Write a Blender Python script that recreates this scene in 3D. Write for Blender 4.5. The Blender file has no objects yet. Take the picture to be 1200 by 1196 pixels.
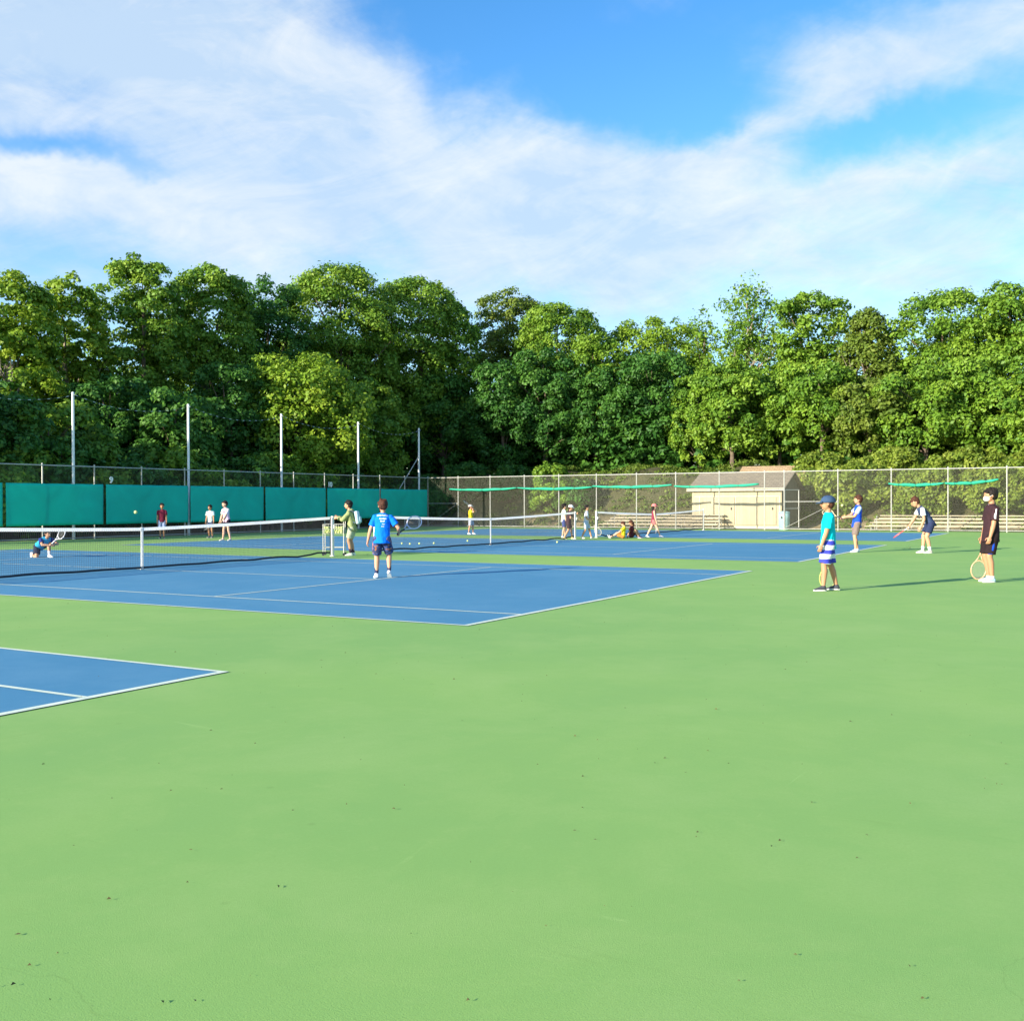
import bpy, bmesh, math, random
import numpy as np
from mathutils import Vector, Matrix, Euler
R = math.radians
PI = math.pi
sc = bpy.context.scene
COL = sc.collection

# ------------------------------------------------------------------ camera
PW, PH, FPX = 1200.0, 1196.0, 1225.56
YAW, PITCH, ROLL = 2.09467530, -0.00699380706, -0.00338305492
CP = Vector((18.3768, -10.2067, 1.42017))
fw = Vector((math.cos(PITCH)*math.cos(YAW), math.cos(PITCH)*math.sin(YAW), math.sin(PITCH)))
r0 = Vector((math.sin(YAW), -math.cos(YAW), 0)); u0 = r0.cross(fw)
rt = math.cos(ROLL)*r0 + math.sin(ROLL)*u0
up = -math.sin(ROLL)*r0 + math.cos(ROLL)*u0
cam = bpy.data.objects.new('camera', bpy.data.cameras.new('camera')); COL.objects.link(cam)
m3 = Matrix((rt, up, -fw)).transposed()
cam.matrix_world = Matrix.Translation(CP) @ m3.to_4x4()
cam.data.sensor_fit = 'HORIZONTAL'; cam.data.sensor_width = 36
cam.data.lens = 36*FPX/PW
cam.data.clip_start = .05; cam.data.clip_end = 3000
sc.camera = cam
def hit(px, py, axis, val):
    d = fw + rt*((px-PW/2)/FPX) - up*((py-PH/2)/FPX)
    return CP + d*((val-CP[axis])/d[axis])
def ground(px, py, z=0): return hit(px, py, 2, z)
def hpx(p, py):                      # height of the photo row py above a place p
    f0 = (Vector(p[:2]+(0,))-Vector((CP.x, CP.y, 0))).dot(fw) if isinstance(p, tuple) else (Vector((p.x, p.y, 0))-Vector((CP.x, CP.y, 0))).dot(fw)
    return CP.z + (589.5-py)/FPX*f0
LEFT, AWAY, RIGHT, TOWARD = 210.0, 120.0, 30.0, 300.0
B = 11.885
FY = 42.8; FX = -18.2

# ------------------------------------------------------------------ helpers
def tag(o, label=None, cat=None, group=None, kind=None):
    if label: o['label'] = label
    if cat: o['category'] = cat
    if group: o['group'] = group
    if kind: o['kind'] = kind
    return o
def empty(name, loc, rz=0, label=None, cat=None, group=None):
    o = bpy.data.objects.new(name, None); COL.objects.link(o)
    o.location = loc; o.rotation_euler = (0, 0, rz); o.empty_display_size = .2
    return tag(o, label, cat, group)
def link(name, me, mat=None, parent=None, smooth=False):
    if isinstance(me, bmesh.types.BMesh):
        m = bpy.data.meshes.new(name); me.to_mesh(m); me.free(); me = m
    if mat is not None: me.materials.append(mat)
    if smooth: me.polygons.foreach_set('use_smooth', [True]*len(me.polygons))
    o = bpy.data.objects.new(name, me); COL.objects.link(o)
    if parent: o.parent = parent
    return o
def children(o): return [c for c in bpy.data.objects if c.parent == o]
def copy_tree(o, parent=None):
    c = o.copy(); COL.objects.link(c); c.parent = parent
    for ch in children(o): copy_tree(ch, c)
    return c
def box(bm, c, s, rot=None, bev=0):
    r = bmesh.ops.create_cube(bm, size=1)
    M = Matrix.Translation(c) @ ((rot.to_4x4()) if rot is not None else Matrix.Identity(4)) @ Matrix.Diagonal((s[0], s[1], s[2], 1))
    bmesh.ops.transform(bm, matrix=M, verts=r['verts'])
    if bev:
        es = list({e for v in r['verts'] for e in v.link_edges})
        bmesh.ops.bevel(bm, geom=es, offset=bev, segments=2, affect='EDGES', profile=.6)
def frame_of(d):
    d = Vector(d).normalized()
    a = Vector((0, 0, 1)) if abs(d.z) < .9 else Vector((1, 0, 0))
    x = d.cross(a).normalized(); y = d.cross(x).normalized()
    return x, y, d
def tube(bm, a, b, r1, r2=None, n=8, cap=True):
    a = Vector(a); b = Vector(b); r2 = r1 if r2 is None else r2
    if (b-a).length < 1e-6: return
    x, y, d = frame_of(b-a)
    A = [bm.verts.new(a + (x*math.cos(t)+y*math.sin(t))*r1) for t in [2*PI*i/n for i in range(n)]]
    Bv = [bm.verts.new(b + (x*math.cos(t)+y*math.sin(t))*r2) for t in [2*PI*i/n for i in range(n)]]
    for i in range(n): bm.faces.new((A[i], Bv[i], Bv[(i+1) % n], A[(i+1) % n]))
    if cap: bm.faces.new(A); bm.faces.new(Bv[::-1])
def path(bm, pts, rads, n=8, closed=False):
    pts = [Vector(p) for p in pts]
    if not isinstance(rads, (list, tuple)): rads = [rads]*len(pts)
    rings = []; px = None
    N = len(pts)
    for i, p in enumerate(pts):
        d = (pts[(i+1) % N]-pts[i-1]) if closed else (pts[min(i+1, N-1)]-pts[max(i-1, 0)])
        d.normalize()
        if px is None: x, y, _ = frame_of(d)
        else:
            x = (px - d*px.dot(d)).normalized(); y = d.cross(x)
        px = x
        rings.append([bm.verts.new(p+(x*math.cos(t)+y*math.sin(t))*rads[i]) for t in [2*PI*k/n for k in range(n)]])
    for i in range(N if closed else N-1):
        A, C = rings[i], rings[(i+1) % N]
        for k in range(n): bm.faces.new((A[k], A[(k+1) % n], C[(k+1) % n], C[k]))
    if not closed: bm.faces.new(rings[0][::-1]); bm.faces.new(rings[-1])
def ball(bm, c, r, sub=2, rot=None):
    if not isinstance(r, (tuple, list)): r = (r, r, r)
    q = bmesh.ops.create_icosphere(bm, subdivisions=sub, radius=1)
    M = Matrix.Translation(c) @ (rot.to_4x4() if rot is not None else Matrix.Identity(4)) @ Matrix.Diagonal((r[0], r[1], r[2], 1))
    bmesh.ops.transform(bm, matrix=M, verts=q['verts'])
def cone(bm, a, b, r1, r2, n=14):
    tube(bm, a, b, r1, r2, n); ball(bm, a, r1, 2); ball(bm, b, r2, 2)
def loft(bm, rings, n=20):
    # rings: (center, xaxis, yaxis, rx, ry)
    L = []
    for c, x, y, rx, ry in rings:
        L.append([bm.verts.new(Vector(c)+x*math.cos(t)*rx+y*math.sin(t)*ry) for t in [2*PI*k/n for k in range(n)]])
    for A, C in zip(L, L[1:]):
        for k in range(n): bm.faces.new((A[k], A[(k+1) % n], C[(k+1) % n], C[k]))
    bm.faces.new(L[0][::-1]); bm.faces.new(L[-1])
_tx = bpy.data.textures.new('fold_noise', 'CLOUDS'); _tx.noise_scale = .13; _tx.noise_depth = 2
def remesh(bm, voxel, smooth=3, fold=0):
    bmesh.ops.recalc_face_normals(bm, faces=bm.faces[:])
    me = bpy.data.meshes.new('tmp'); bm.to_mesh(me); bm.free()
    o = bpy.data.objects.new('tmp', me); COL.objects.link(o)
    m = o.modifiers.new('r', 'REMESH'); m.mode = 'VOXEL'; m.voxel_size = voxel; m.use_smooth_shade = True
    if smooth:
        s = o.modifiers.new('s', 'SMOOTH'); s.factor = .5; s.iterations = smooth
    if fold:
        d = o.modifiers.new('d', 'DISPLACE'); d.texture = _tx; d.strength = fold; d.mid_level = .34; d.texture_coords = 'LOCAL'
    dg = bpy.context.evaluated_depsgraph_get()
    out = bpy.data.meshes.new_from_object(o.evaluated_get(dg))
    bpy.data.objects.remove(o); bpy.data.meshes.remove(me)
    out.polygons.foreach_set('use_smooth', [True]*len(out.polygons))
    return out

# ------------------------------------------------------------------ materials
def node(nt, t, **kw):
    n = nt.nodes.new(t)
    for k, v in kw.items():
        if k.startswith('i_'):
            n.inputs[int(k[2:]) if k[2:].isdigit() else k[2:].replace('_', ' ')].default_value = v
        else: setattr(n, k, v)
    return n
def newmat(name):
    m = bpy.data.materials.new(name); m.use_nodes = True
    nt = m.node_tree; b = nt.nodes['Principled BSDF']; return m, nt, b
def rgb(c): return (c[0], c[1], c[2], 1)
def mixrgb(nt, f, a, b, mode='MIX'):
    n = nt.nodes.new('ShaderNodeMix'); n.data_type = 'RGBA'; n.blend_type = mode
    for s, v in ((0, f), (6, a), (7, b)):
        if isinstance(v, bpy.types.NodeSocket): nt.links.new(v, n.inputs[s])
        else: n.inputs[s].default_value = v if s == 0 else (rgb(v) if len(v) == 3 else v)
    return n.outputs[2]
def ramp(nt, src, p0, p1, a=0.0, b=1.0):
    n = nt.nodes.new('ShaderNodeMapRange'); n.clamp = True
    nt.links.new(src, n.inputs[0])
    for i, v in enumerate((p0, p1, a, b)): n.inputs[i+1].default_value = v
    return n.outputs[0]
def noise(nt, scale, detail=4, vec=None, rough=.55, dist=0):
    n = node(nt, 'ShaderNodeTexNoise'); n.inputs['Scale'].default_value = scale
    n.inputs['Detail'].default_value = detail; n.inputs['Roughness'].default_value = rough
    n.inputs['Distortion'].default_value = dist
    if vec is not None: nt.links.new(vec, n.inputs['Vector'])
    return n.outputs['Fac']
def objco(nt, scale=None, kind='Object'):
    t = node(nt, 'ShaderNodeTexCoord'); o = t.outputs[kind]
    if scale:
        m = node(nt, 'ShaderNodeMapping'); m.inputs['Scale'].default_value = scale
        nt.links.new(o, m.inputs[0]); o = m.outputs[0]
    return o
def bump(nt, b, src, strength, dist=.01):
    n = node(nt, 'ShaderNodeBump'); n.inputs['Strength'].default_value = strength; n.inputs['Distance'].default_value = dist
    nt.links.new(src, n.inputs['Height']); nt.links.new(n.outputs[0], b.inputs['Normal'])
def simple(name, c, rough=.7, var=.12, scale=8, bmp=0, metal=0, spec=.4):
    m, nt, b = newmat(name)
    co = objco(nt)
    f = noise(nt, scale, 5, co)
    c2 = tuple(x*(1-var) for x in c); c1 = tuple(min(1, x*(1+var)) for x in c)
    nt.links.new(mixrgb(nt, ramp(nt, f, .3, .7), c2, c1), b.inputs['Base Color'])
    b.inputs['Roughness'].default_value = rough; b.inputs['Metallic'].default_value = metal
    b.inputs['Specular IOR Level'].default_value = spec
    if bmp: bump(nt, b, noise(nt, scale*4, 3, co), bmp)
    return m
_cl = {}
def cloth(c, name='cloth_dyed', wr=.5):
    k = (tuple(round(x, 3) for x in c))
    if k in _cl: return _cl[k]
    m, nt, b = newmat(name); co = objco(nt)
    f = noise(nt, 14, 4, co)
    nt.links.new(mixrgb(nt, ramp(nt, f, .3, .7), tuple(x*.88 for x in c), tuple(min(1, x*1.08) for x in c)), b.inputs['Base Color'])
    b.inputs['Roughness'].default_value = .85; b.inputs['Specular IOR Level'].default_value = .2
    bump(nt, b, noise(nt, 9, 3, objco(nt, (1, 1, .45)), dist=1.2), wr, .02)
    _cl[k] = m; return m

def court_mat(name, c, dark, light):
    m, nt, b = newmat(name); co = objco(nt)
    big = noise(nt, .13, 5, co, .6, .3)
    mid = noise(nt, .8, 7, co, .7, .3)
    small = noise(nt, 5, 6, co, .75)
    fine = noise(nt, 70, 3, co, .7)
    col = mixrgb(nt, ramp(nt, big, .36, .64, 0, .8), c, dark)
    col = mixrgb(nt, ramp(nt, mid, .46, .72, 0, .5), col, light)
    col = mixrgb(nt, ramp(nt, mid, .52, .30, 0, .35), col, dark)
    # blotches and rubbed spots
    col = mixrgb(nt, ramp(nt, small, .55, .75, 0, .35), col, light)
    col = mixrgb(nt, ramp(nt, small, .42, .25, 0, .35), col, tuple(x*.8 for x in c))
    # scuffs: short thin streaks in two directions
    for sca, lo_ in (((.5, 5.5, 1), .66), ((4.5, .6, 1), .68)):
        sc1 = noise(nt, 1.0, 9, objco(nt, sca), .72, 1.2)
        col = mixrgb(nt, ramp(nt, sc1, lo_, lo_+.06, 0, .38), col, tuple(min(1, x*1.25+.03) for x in light))
        col = mixrgb(nt, ramp(nt, sc1, .36, .30, 0, .30), col, tuple(x*.75 for x in c))
    # ball marks and spots of dirt
    vo = node(nt, 'ShaderNodeTexVoronoi'); vo.inputs['Scale'].default_value = 1.7; nt.links.new(co, vo.inputs[0])
    col = mixrgb(nt, ramp(nt, vo.outputs['Distance'], .045, .02, 0, .32), col, tuple(x*.55 for x in c))
    # a few hairline cracks
    vc = node(nt, 'ShaderNodeTexVoronoi'); vc.feature = 'DISTANCE_TO_EDGE'; vc.inputs['Scale'].default_value = .085
    wob = node(nt, 'ShaderNodeVectorMath', operation='ADD'); nz = node(nt, 'ShaderNodeTexNoise'); nz.inputs['Scale'].default_value = .9; nz.inputs['Detail'].default_value = 8; nt.links.new(co, nz.inputs['Vector'])
    nt.links.new(co, wob.inputs[0]); nt.links.new(nz.outputs['Color'], wob.inputs[1]); nt.links.new(wob.outputs[0], vc.inputs[0])
    col = mixrgb(nt, ramp(nt, vc.outputs['Distance'], .0003, .0001, 0, .22), col, tuple(x*.45 for x in c))
    col = mixrgb(nt, ramp(nt, fine, .3, .7, 0, .4), col, tuple(x*.78 for x in c))
    nt.links.new(col, b.inputs['Base Color'])
    b.inputs['Roughness'].default_value = .82; b.inputs['Specular IOR Level'].default_value = .25
    g = noise(nt, 160, 3, co, .8)
    bump(nt, b, g, .35, .004)
    return m
M = {}
M['green_court'] = court_mat('green_court', (.262, .452, .112), (.198, .392, .110), (.325, .485, .155))
M['blue_court'] = court_mat('blue_court', (.075, .25, .40), (.055, .215, .365), (.125, .30, .44))
def line_mat():
    m, nt, b = newmat('line_paint'); co = objco(nt)
    c = mixrgb(nt, ramp(nt, noise(nt, 4, 7, co, .75), .42, .7, 0, .6), (.68, .74, .60), (.42, .56, .44))
    c = mixrgb(nt, ramp(nt, noise(nt, 38, 4, co, .7), .55, .7, 0, .6), c, (.25, .42, .42))
    nt.links.new(c, b.inputs['Base Color']); b.inputs['Roughness'].default_value = .8; return m
M['line'] = line_mat()
def ground_mat():
    m, nt, b = newmat('ground_dirt_grass'); co = objco(nt)
    a = noise(nt, .35, 6, co, .6); f = noise(nt, 6, 5, co, .7)
    col = mixrgb(nt, ramp(nt, a, .45, .6), (.40, .31, .17), (.30, .24, .13))
    col = mixrgb(nt, ramp(nt, f, .5, .75, 0, .7), col, (.12, .14, .04))
    g = node(nt, 'ShaderNodeNewGeometry'); s = node(nt, 'ShaderNodeSeparateXYZ'); nt.links.new(g.outputs['Position'], s.inputs[0])
    lit = mixrgb(nt, ramp(nt, noise(nt, 2.5, 6, co, .7), .4, .65), (.060, .058, .020), (.105, .095, .034))
    lit = mixrgb(nt, ramp(nt, noise(nt, 11, 4, co, .7), .5, .75), lit, (.06, .095, .016))
    col = mixrgb(nt, ramp(nt, s.outputs[2], .15, .8), col, lit)
    nt.links.new(col, b.inputs['Base Color']); b.inputs['Roughness'].default_value = .95
    bump(nt, b, noise(nt, 9, 6, co, .75), 1, .15)
    return m
M['ground'] = ground_mat()
M['galv'] = simple('galvanised_steel', (.46, .46, .42), .5, .14, 6, metal=.3)
M['galv_wire'] = simple('galvanised_wire', (.15, .155, .11), .5, .1, 6, metal=.2)
M['white_pole'] = simple('white_pole_paint', (.78, .80, .80), .4, .06, 3)
M['dark_wire'] = simple('dark_wire', (.015, .018, .03), .6)
M['post_white'] = simple('post_paint', (.66, .66, .60), .45, .1, 5)
def screen_mat(name, c, alpha, tl=.25):
    m, nt, b = newmat(name); co = objco(nt)
    f = noise(nt, .8, 4, co, dist=.8)
    nt.links.new(mixrgb(nt, ramp(nt, f, .3, .7), tuple(x*.85 for x in c), tuple(x*1.1 for x in c)), b.inputs['Base Color'])
    b.inputs['Roughness'].default_value = .7
    tr = node(nt, 'ShaderNodeBsdfTranslucent'); tr.inputs[0].default_value = rgb(c)
    tp = node(nt, 'ShaderNodeBsdfTransparent')
    m1 = node(nt, 'ShaderNodeMixShader', i_0=tl); m2 = node(nt, 'ShaderNodeMixShader', i_0=alpha)
    nt.links.new(b.outputs[0], m1.inputs[1]); nt.links.new(tr.outputs[0], m1.inputs[2])
    nt.links.new(m1.outputs[0], m2.inputs[1]); nt.links.new(tp.outputs[0], m2.inputs[2])
    nt.links.new(m2.outputs[0], nt.nodes['Material Output'].inputs[0])
    bump(nt, b, noise(nt, 1.6, 4, objco(nt, (1, 1, .5))), .4, .05)
    return m
M['screen'] = screen_mat('windscreen_mesh_fabric', (.003, .60, .48), .04)
M['white_tape'] = screen_mat('white_vinyl_tape', (.9, .9, .88), 0, .55)
M['roll'] = screen_mat('rolled_screen_fabric', (.02, .42, .26), .0)
def leaf_mat(name, ca, cb, cc):
    m, nt, b = newmat(name)
    at = node(nt, 'ShaderNodeAttribute'); at.attribute_name = 'tint'
    col = mixrgb(nt, ramp(nt, at.outputs['Fac'], 0, .5), ca, cb)
    col = mixrgb(nt, ramp(nt, at.outputs['Fac'], .5, 1), col, cc)
    nt.links.new(col, b.inputs['Base Color']); b.inputs['Roughness'].default_value = .55
    b.inputs['Specular IOR Level'].default_value = .35
    tr = node(nt, 'ShaderNodeBsdfTranslucent'); nt.links.new(col, tr.inputs[0])
    mx = node(nt, 'ShaderNodeMixShader', i_0=.32)
    nt.links.new(b.outputs[0], mx.inputs[1]); nt.links.new(tr.outputs[0], mx.inputs[2])
    nt.links.new(mx.outputs[0], nt.nodes['Material Output'].inputs[0])
    return m
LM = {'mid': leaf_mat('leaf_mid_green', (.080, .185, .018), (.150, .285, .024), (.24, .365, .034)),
      'dark': leaf_mat('leaf_deep_green_shaded', (.033, .118, .019), (.062, .178, .024), (.105, .245, .030)),  # deeper green foliage, its colour also darkened to paint in shade among the trees
      'yellow': leaf_mat('leaf_yellow_green', (.12, .225, .016), (.19, .32, .02), (.28, .39, .03)),
      'olive': leaf_mat('leaf_olive_green', (.085, .15, .018), (.135, .205, .024), (.19, .255, .034)),
      'bush': leaf_mat('leaf_bush_green', (.11, .18, .018), (.20, .28, .032), (.29, .35, .05))}
M['bark'] = simple('bark', (.13, .10, .07), .9, .35, 5, .6)
M['bark_pale'] = simple('bark_pale', (.30, .25, .19), .9, .3, 5, .5)
def siding_mat():
    m, nt, b = newmat('cream_vertical_siding'); co = objco(nt)
    w = node(nt, 'ShaderNodeTexWave'); w.wave_profile = 'SAW'; w.bands_direction = 'X'; w.inputs['Scale'].default_value = 1.35/ .9
    w.inputs['Distortion'].default_value = 0; nt.links.new(co, w.inputs[0])
    g = ramp(nt, w.outputs['Fac'], .0, .08, 0, 1)
    c = mixrgb(nt, ramp(nt, noise(nt, 1.3, 5, objco(nt, (3, 3, .6))), .35, .7), (.40, .345, .225), (.47, .41, .27))
    c = mixrgb(nt, g, (.36, .29, .16), c)
    nt.links.new(c, b.inputs['Base Color']); b.inputs['Roughness'].default_value = .8
    bump(nt, b, g, .6, .01); return m
M['siding'] = siding_mat()
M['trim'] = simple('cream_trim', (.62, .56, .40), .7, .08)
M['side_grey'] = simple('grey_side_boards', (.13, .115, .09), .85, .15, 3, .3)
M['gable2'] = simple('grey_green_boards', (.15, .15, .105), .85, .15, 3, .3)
def shingle_mat(name, a, c):
    m, nt, b = newmat(name)
    br = node(nt, 'ShaderNodeTexBrick'); br.inputs['Scale'].default_value = 1
    br.inputs['Brick Width'].default_value = .3; br.inputs['Row Height'].default_value = .16
    br.inputs['Mortar Size'].default_value = .012; br.inputs['Color1'].default_value = rgb(a); br.inputs['Color2'].default_value = rgb(c)
    br.inputs['Mortar'].default_value = rgb(tuple(x*.45 for x in a)); nt.links.new(objco(nt), br.inputs[0])
    col = mixrgb(nt, ramp(nt, noise(nt, 9, 5, objco(nt)), .3, .7, 0, .5), br.outputs[0], tuple(x*.6 for x in a))
    nt.links.new(col, b.inputs['Base Color']); b.inputs['Roughness'].default_value = .9
    bump(nt, b, br.outputs['Fac'], -.5, .02); return m
M['shingle'] = shingle_mat('grey_shingles', (.20, .17, .13), (.28, .235, .17))
M['shingle_tan'] = shingle_mat('tan_shingles', (.36, .25, .14), (.46, .33, .19))
M['plank'] = simple('bleacher_plank', (.46, .40, .28), .7, .15, 3, .2)
M['bin'] = simple('pale_blue_bin', (.30, .52, .54), .5, .08, 3)
M['paleblue'] = simple('pale_blue_panel', (.38, .50, .58), .6, .06, 2)
M['skin'] = simple('skin', (.50, .27, .16), .55, .05, 9, .1)
M['skin_tan'] = simple('skin_tan', (.42, .21, .115), .55, .05, 9, .1)
M['skin_pale'] = simple('skin_pale', (.60, .36, .24), .55, .05, 9, .1)
def hair_mat(name, c):
    m, nt, b = newmat(name); f = noise(nt, 60, 4, objco(nt, (1, 1, .25)))
    nt.links.new(mixrgb(nt, ramp(nt, f, .35, .65), tuple(x*.5 for x in c), tuple(x*1.7 for x in c)), b.inputs['Base Color'])
    b.inputs['Roughness'].default_value = .75; b.inputs['Specular IOR Level'].default_value = .25; bump(nt, b, f, .8, .01); return m
M['hair_black'] = hair_mat('hair_black', (.012, .009, .008))
M['hair_brown'] = hair_mat('hair_brown', (.06, .022, .012))
M['eye'] = simple('eye', (.02, .015, .012), .2, 0)
M['lip'] = simple('lip', (.40, .14, .11), .5, .05)
M['ball'] = simple('tennis_felt', (.66, .76, .26), .9, .08, 30, .3)
M['string'] = simple('racket_string', (.45, .45, .40), .5, .05)
M['grip'] = simple('grip_wrap', (.05, .05, .05), .8, .2, 40)
M['grip_white'] = simple('grip_wrap_white', (.7, .7, .68), .8, .1, 40)
M['sole'] = simple('shoe_sole', (.70, .70, .67), .6, .08)

# ------------------------------------------------------------------ setting: ground
def hgt(x, y):
    # a planted bank rises behind the far fence
    b = min(1, max(0, (y-47.6)/6.4)); b = b*b*(3-2*b)
    left = min(1, max(0, (-20.5-x)/9)); left = left*left*(3-2*left)
    h = 3.5*b
    h = max(h, .9*left*min(1, max(0, (y+25)/12)))
    n = .22*math.sin(x*.9+y*.4)+.15*math.sin(x*2.1-y*1.3)
    return -.045 + h + n*min(1, h/1.2)
xs = sorted(set([-900, -500, -250, -140, -90, -70] + [-56+1.1*i for i in range(94)] + [60, 90, 150, 300, 600, 900]))
ys = sorted(set([-900, -400, -150, -80, -50] + [-30+6*i for i in range(12)] + [43.6+.8*i for i in range(32)] + [72, 90, 130, 220, 400, 900]))
me = bpy.data.meshes.new('ground')
V = [(x, y, hgt(x, y)) for y in ys for x in xs]; nx = len(xs)
me.from_pydata(V, [], [(j*nx+i, j*nx+i+1, (j+1)*nx+i+1, (j+1)*nx+i) for j in range(len(ys)-1) for i in range(nx-1)])
tag(link('ground', me, M['ground'], smooth=True), kind='structure')
bm = bmesh.new()
box(bm, (6, 3.6, -.11), (49, 79.4, .22)); tag(link('court_surface', bm, M['green_court']), kind='structure')
ROWS = [-14.73, 0.0, 14.665, 29.4]
bm = bmesh.new()
for y0 in ROWS:
    vs = [bm.verts.new(p) for p in ((-B, y0, .003), (B, y0, .003), (B, y0+10.97, .003), (-B, y0+10.97, .003))]
    bm.faces.new(vs)
tag(link('blue_court_paint', bm, M['blue_court']), kind='structure')
bm = bmesh.new()
def strip(x0, x1, y0, y1):
    vs = [bm.verts.new(p) for p in ((x0, y0, .007), (x1, y0, .007), (x1, y1, .007), (x0, y1, .007))]; bm.faces.new(vs)
w = .052
for y0 in ROWS:
    y1 = y0+10.97
    for x in (-B, B-.08): strip(x, x+.08, y0, y1)
    for y in (y0, y0+1.37-w/2, y1-1.37-w/2, y1-w): strip(-B+.08, B-.08, y, y+w)
    for x in (-6.4-w/2, 6.4-w/2): strip(x, x+w, y0+1.37+w/2, y1-1.37-w/2)
    strip(-6.4+w/2, 6.4-w/2, y0+5.485-w/2, y0+5.485+w/2)
    strip(-B+.08, -B+.2, y0+5.485-w/2, y0+5.485+w/2); strip(B-.2, B-.08, y0+5.485-w/2, y0+5.485+w/2)
tag(link('court_lines', bm, M['line']), kind='structure')

# leaf crumbs on the court: nobody could count them
rnd = random.Random(5)
bm = bmesh.new()
for i in range(430):
    d = rnd.uniform(2.6, 24); a = rnd.uniform(-.55, .55)
    p = CP + Vector((math.cos(YAW+a), math.sin(YAW+a), 0))*d
    if p.x > 29: continue
    s = rnd.uniform(.003, .011)*(1.0 if rnd.random() < .95 or d < 6 else 2.2); t = rnd.uniform(0, PI); q = rnd.uniform(.25, .7)
    e = Vector((math.cos(t), math.sin(t), 0)); g = Vector((-math.sin(t), math.cos(t), 0)); c0 = Vector((p.x, p.y, .006))
    hh = rnd.uniform(.001, .008)
    vs = [bm.verts.new(c0+e*s), bm.verts.new(c0+g*s*q+Vector((0, 0, hh))), bm.verts.new(c0-e*s), bm.verts.new(c0-g*s*q+Vector((0, 0, hh*.4)))]
    bm.faces.new(vs)
tag(link('leaf_litter', bm, simple('dry_leaf_crumbs', (.10, .085, .03), .9, .4, 3)),
    'small dark leaf crumbs scattered over the green court surface', 'leaf litter', kind='stuff')

# ------------------------------------------------------------------ nets
def tennis_net(y0, label):
    yc = y0+5.485; ya, yb = yc-6.4, yc+6.4
    root = empty('tennis_net', (0, yc, 0), 0, label, 'tennis net', 'tennis nets across the blue courts')
    L = 6.4
    def top(y):
        t = abs(y)/L; return .914+.156*(t**1.25)
    def bot(y): return .035 + .05*abs(math.sin(y*1.9+y0))*(abs(y)/L) + (.03 if abs(y) > 5.6 else 0)
    N = 284; ys_ = [-L+.12+(2*L-.24)*i/N for i in range(N+1)]
    bm = bmesh.new(); t = .0021
    for y in ys_:
        tube(bm, (0, y, bot(y)), (0, y, top(y)-.02), t, n=3, cap=False)
    for k in range(1, 21):
        f = k/21; seg = 16
        pts = [(0, ys_[0]+(ys_[-1]-ys_[0])*i/seg, 0) for i in range(seg+1)]
        pts = [(0, p[1], bot(p[1])*(1-f)+(top(p[1])-.03)*f) for p in pts]
        for a, b in zip(pts, pts[1:]): tube(bm, a, b, t, n=3, cap=False)
    link('net_mesh', bm, M['dark_wire'], root)
    bm = bmesh.new(); seg = 48
    def band(zf, h, th, y_0, y_1):
        P = [y_0+(y_1-y_0)*i/seg for i in range(seg+1)]
        R_ = []
        for y in P:
            z = zf(y); R_.append([bm.verts.new(q) for q in ((-th, y, z-h), (th, y, z-h), (th, y, z), (-th, y, z))])
        for a, b in zip(R_, R_[1:]):
            for k in range(4): bm.faces.new((a[k], a[(k+1) % 4], b[(k+1) % 4], b[k]))
        bm.faces.new(R_[0]); bm.faces.new(R_[-1][::-1])
    prev = None
    for i in range(seg+1):
        y = -L+.1+(2*L-.2)*i/seg; z = top(y); x = .004*math.sin(y*7)
        row = [bm.verts.new((x-.004, y, z-.07)), bm.verts.new((x+.004, y, z-.035)), bm.verts.new((x, y, z))]
        if prev:
            for k in range(2): bm.faces.new((prev[k], row[k], row[k+1], prev[k+1]))
        prev = row
    link('top_tape', bm, M['white_tape'], root)
    bm = bmesh.new(); band(lambda y: bot(y)+.03, .045, .004, -L+.1, L-.1); link('bottom_tape', bm, M['dark_wire'], root)
    bm = bmesh.new(); box(bm, (0, 0, .461), (.022, .055, .922)); box(bm, (0, 0, .012), (.05, .075, .014)); link('centre_strap', bm, M['white_tape'], root)
    for s in (-1, 1):
        bm = bmesh.new(); tube(bm, (0, s*(L-.1), .03), (0, s*(L-.1), top(L)-.01), .012, n=6); link('end_cord', bm, M['dark_wire'], root)
        bm = bmesh.new()
        tube(bm, (0, s*L, 0), (0, s*L, 1.05), .043, n=16); tube(bm, (0, s*L, 1.05), (0, s*L, 1.085), .05, .04, n=16)
        tube(bm, (0, s*L, 0), (0, s*L, .02), .075, n=16)
        p = link('net_post', bm, M['post_white'], root, smooth=False)
        bm = bmesh.new(); box(bm, (.06, s*L, .80), (.05, .05, .10), bev=.006); tube(bm, (.08, s*L, .80), (.15, s*L, .86), .008)
        link('winder', bm, M['galv'], p)
    return root
tennis_net(0, 'long black net with white tape and centre strap, nearest of the nets')
tennis_net(14.665, 'middle net behind the boy in the bright blue tee, white strap at its centre')
tennis_net(29.4, 'farthest net, in front of the cream shed and low bleachers')

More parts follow.
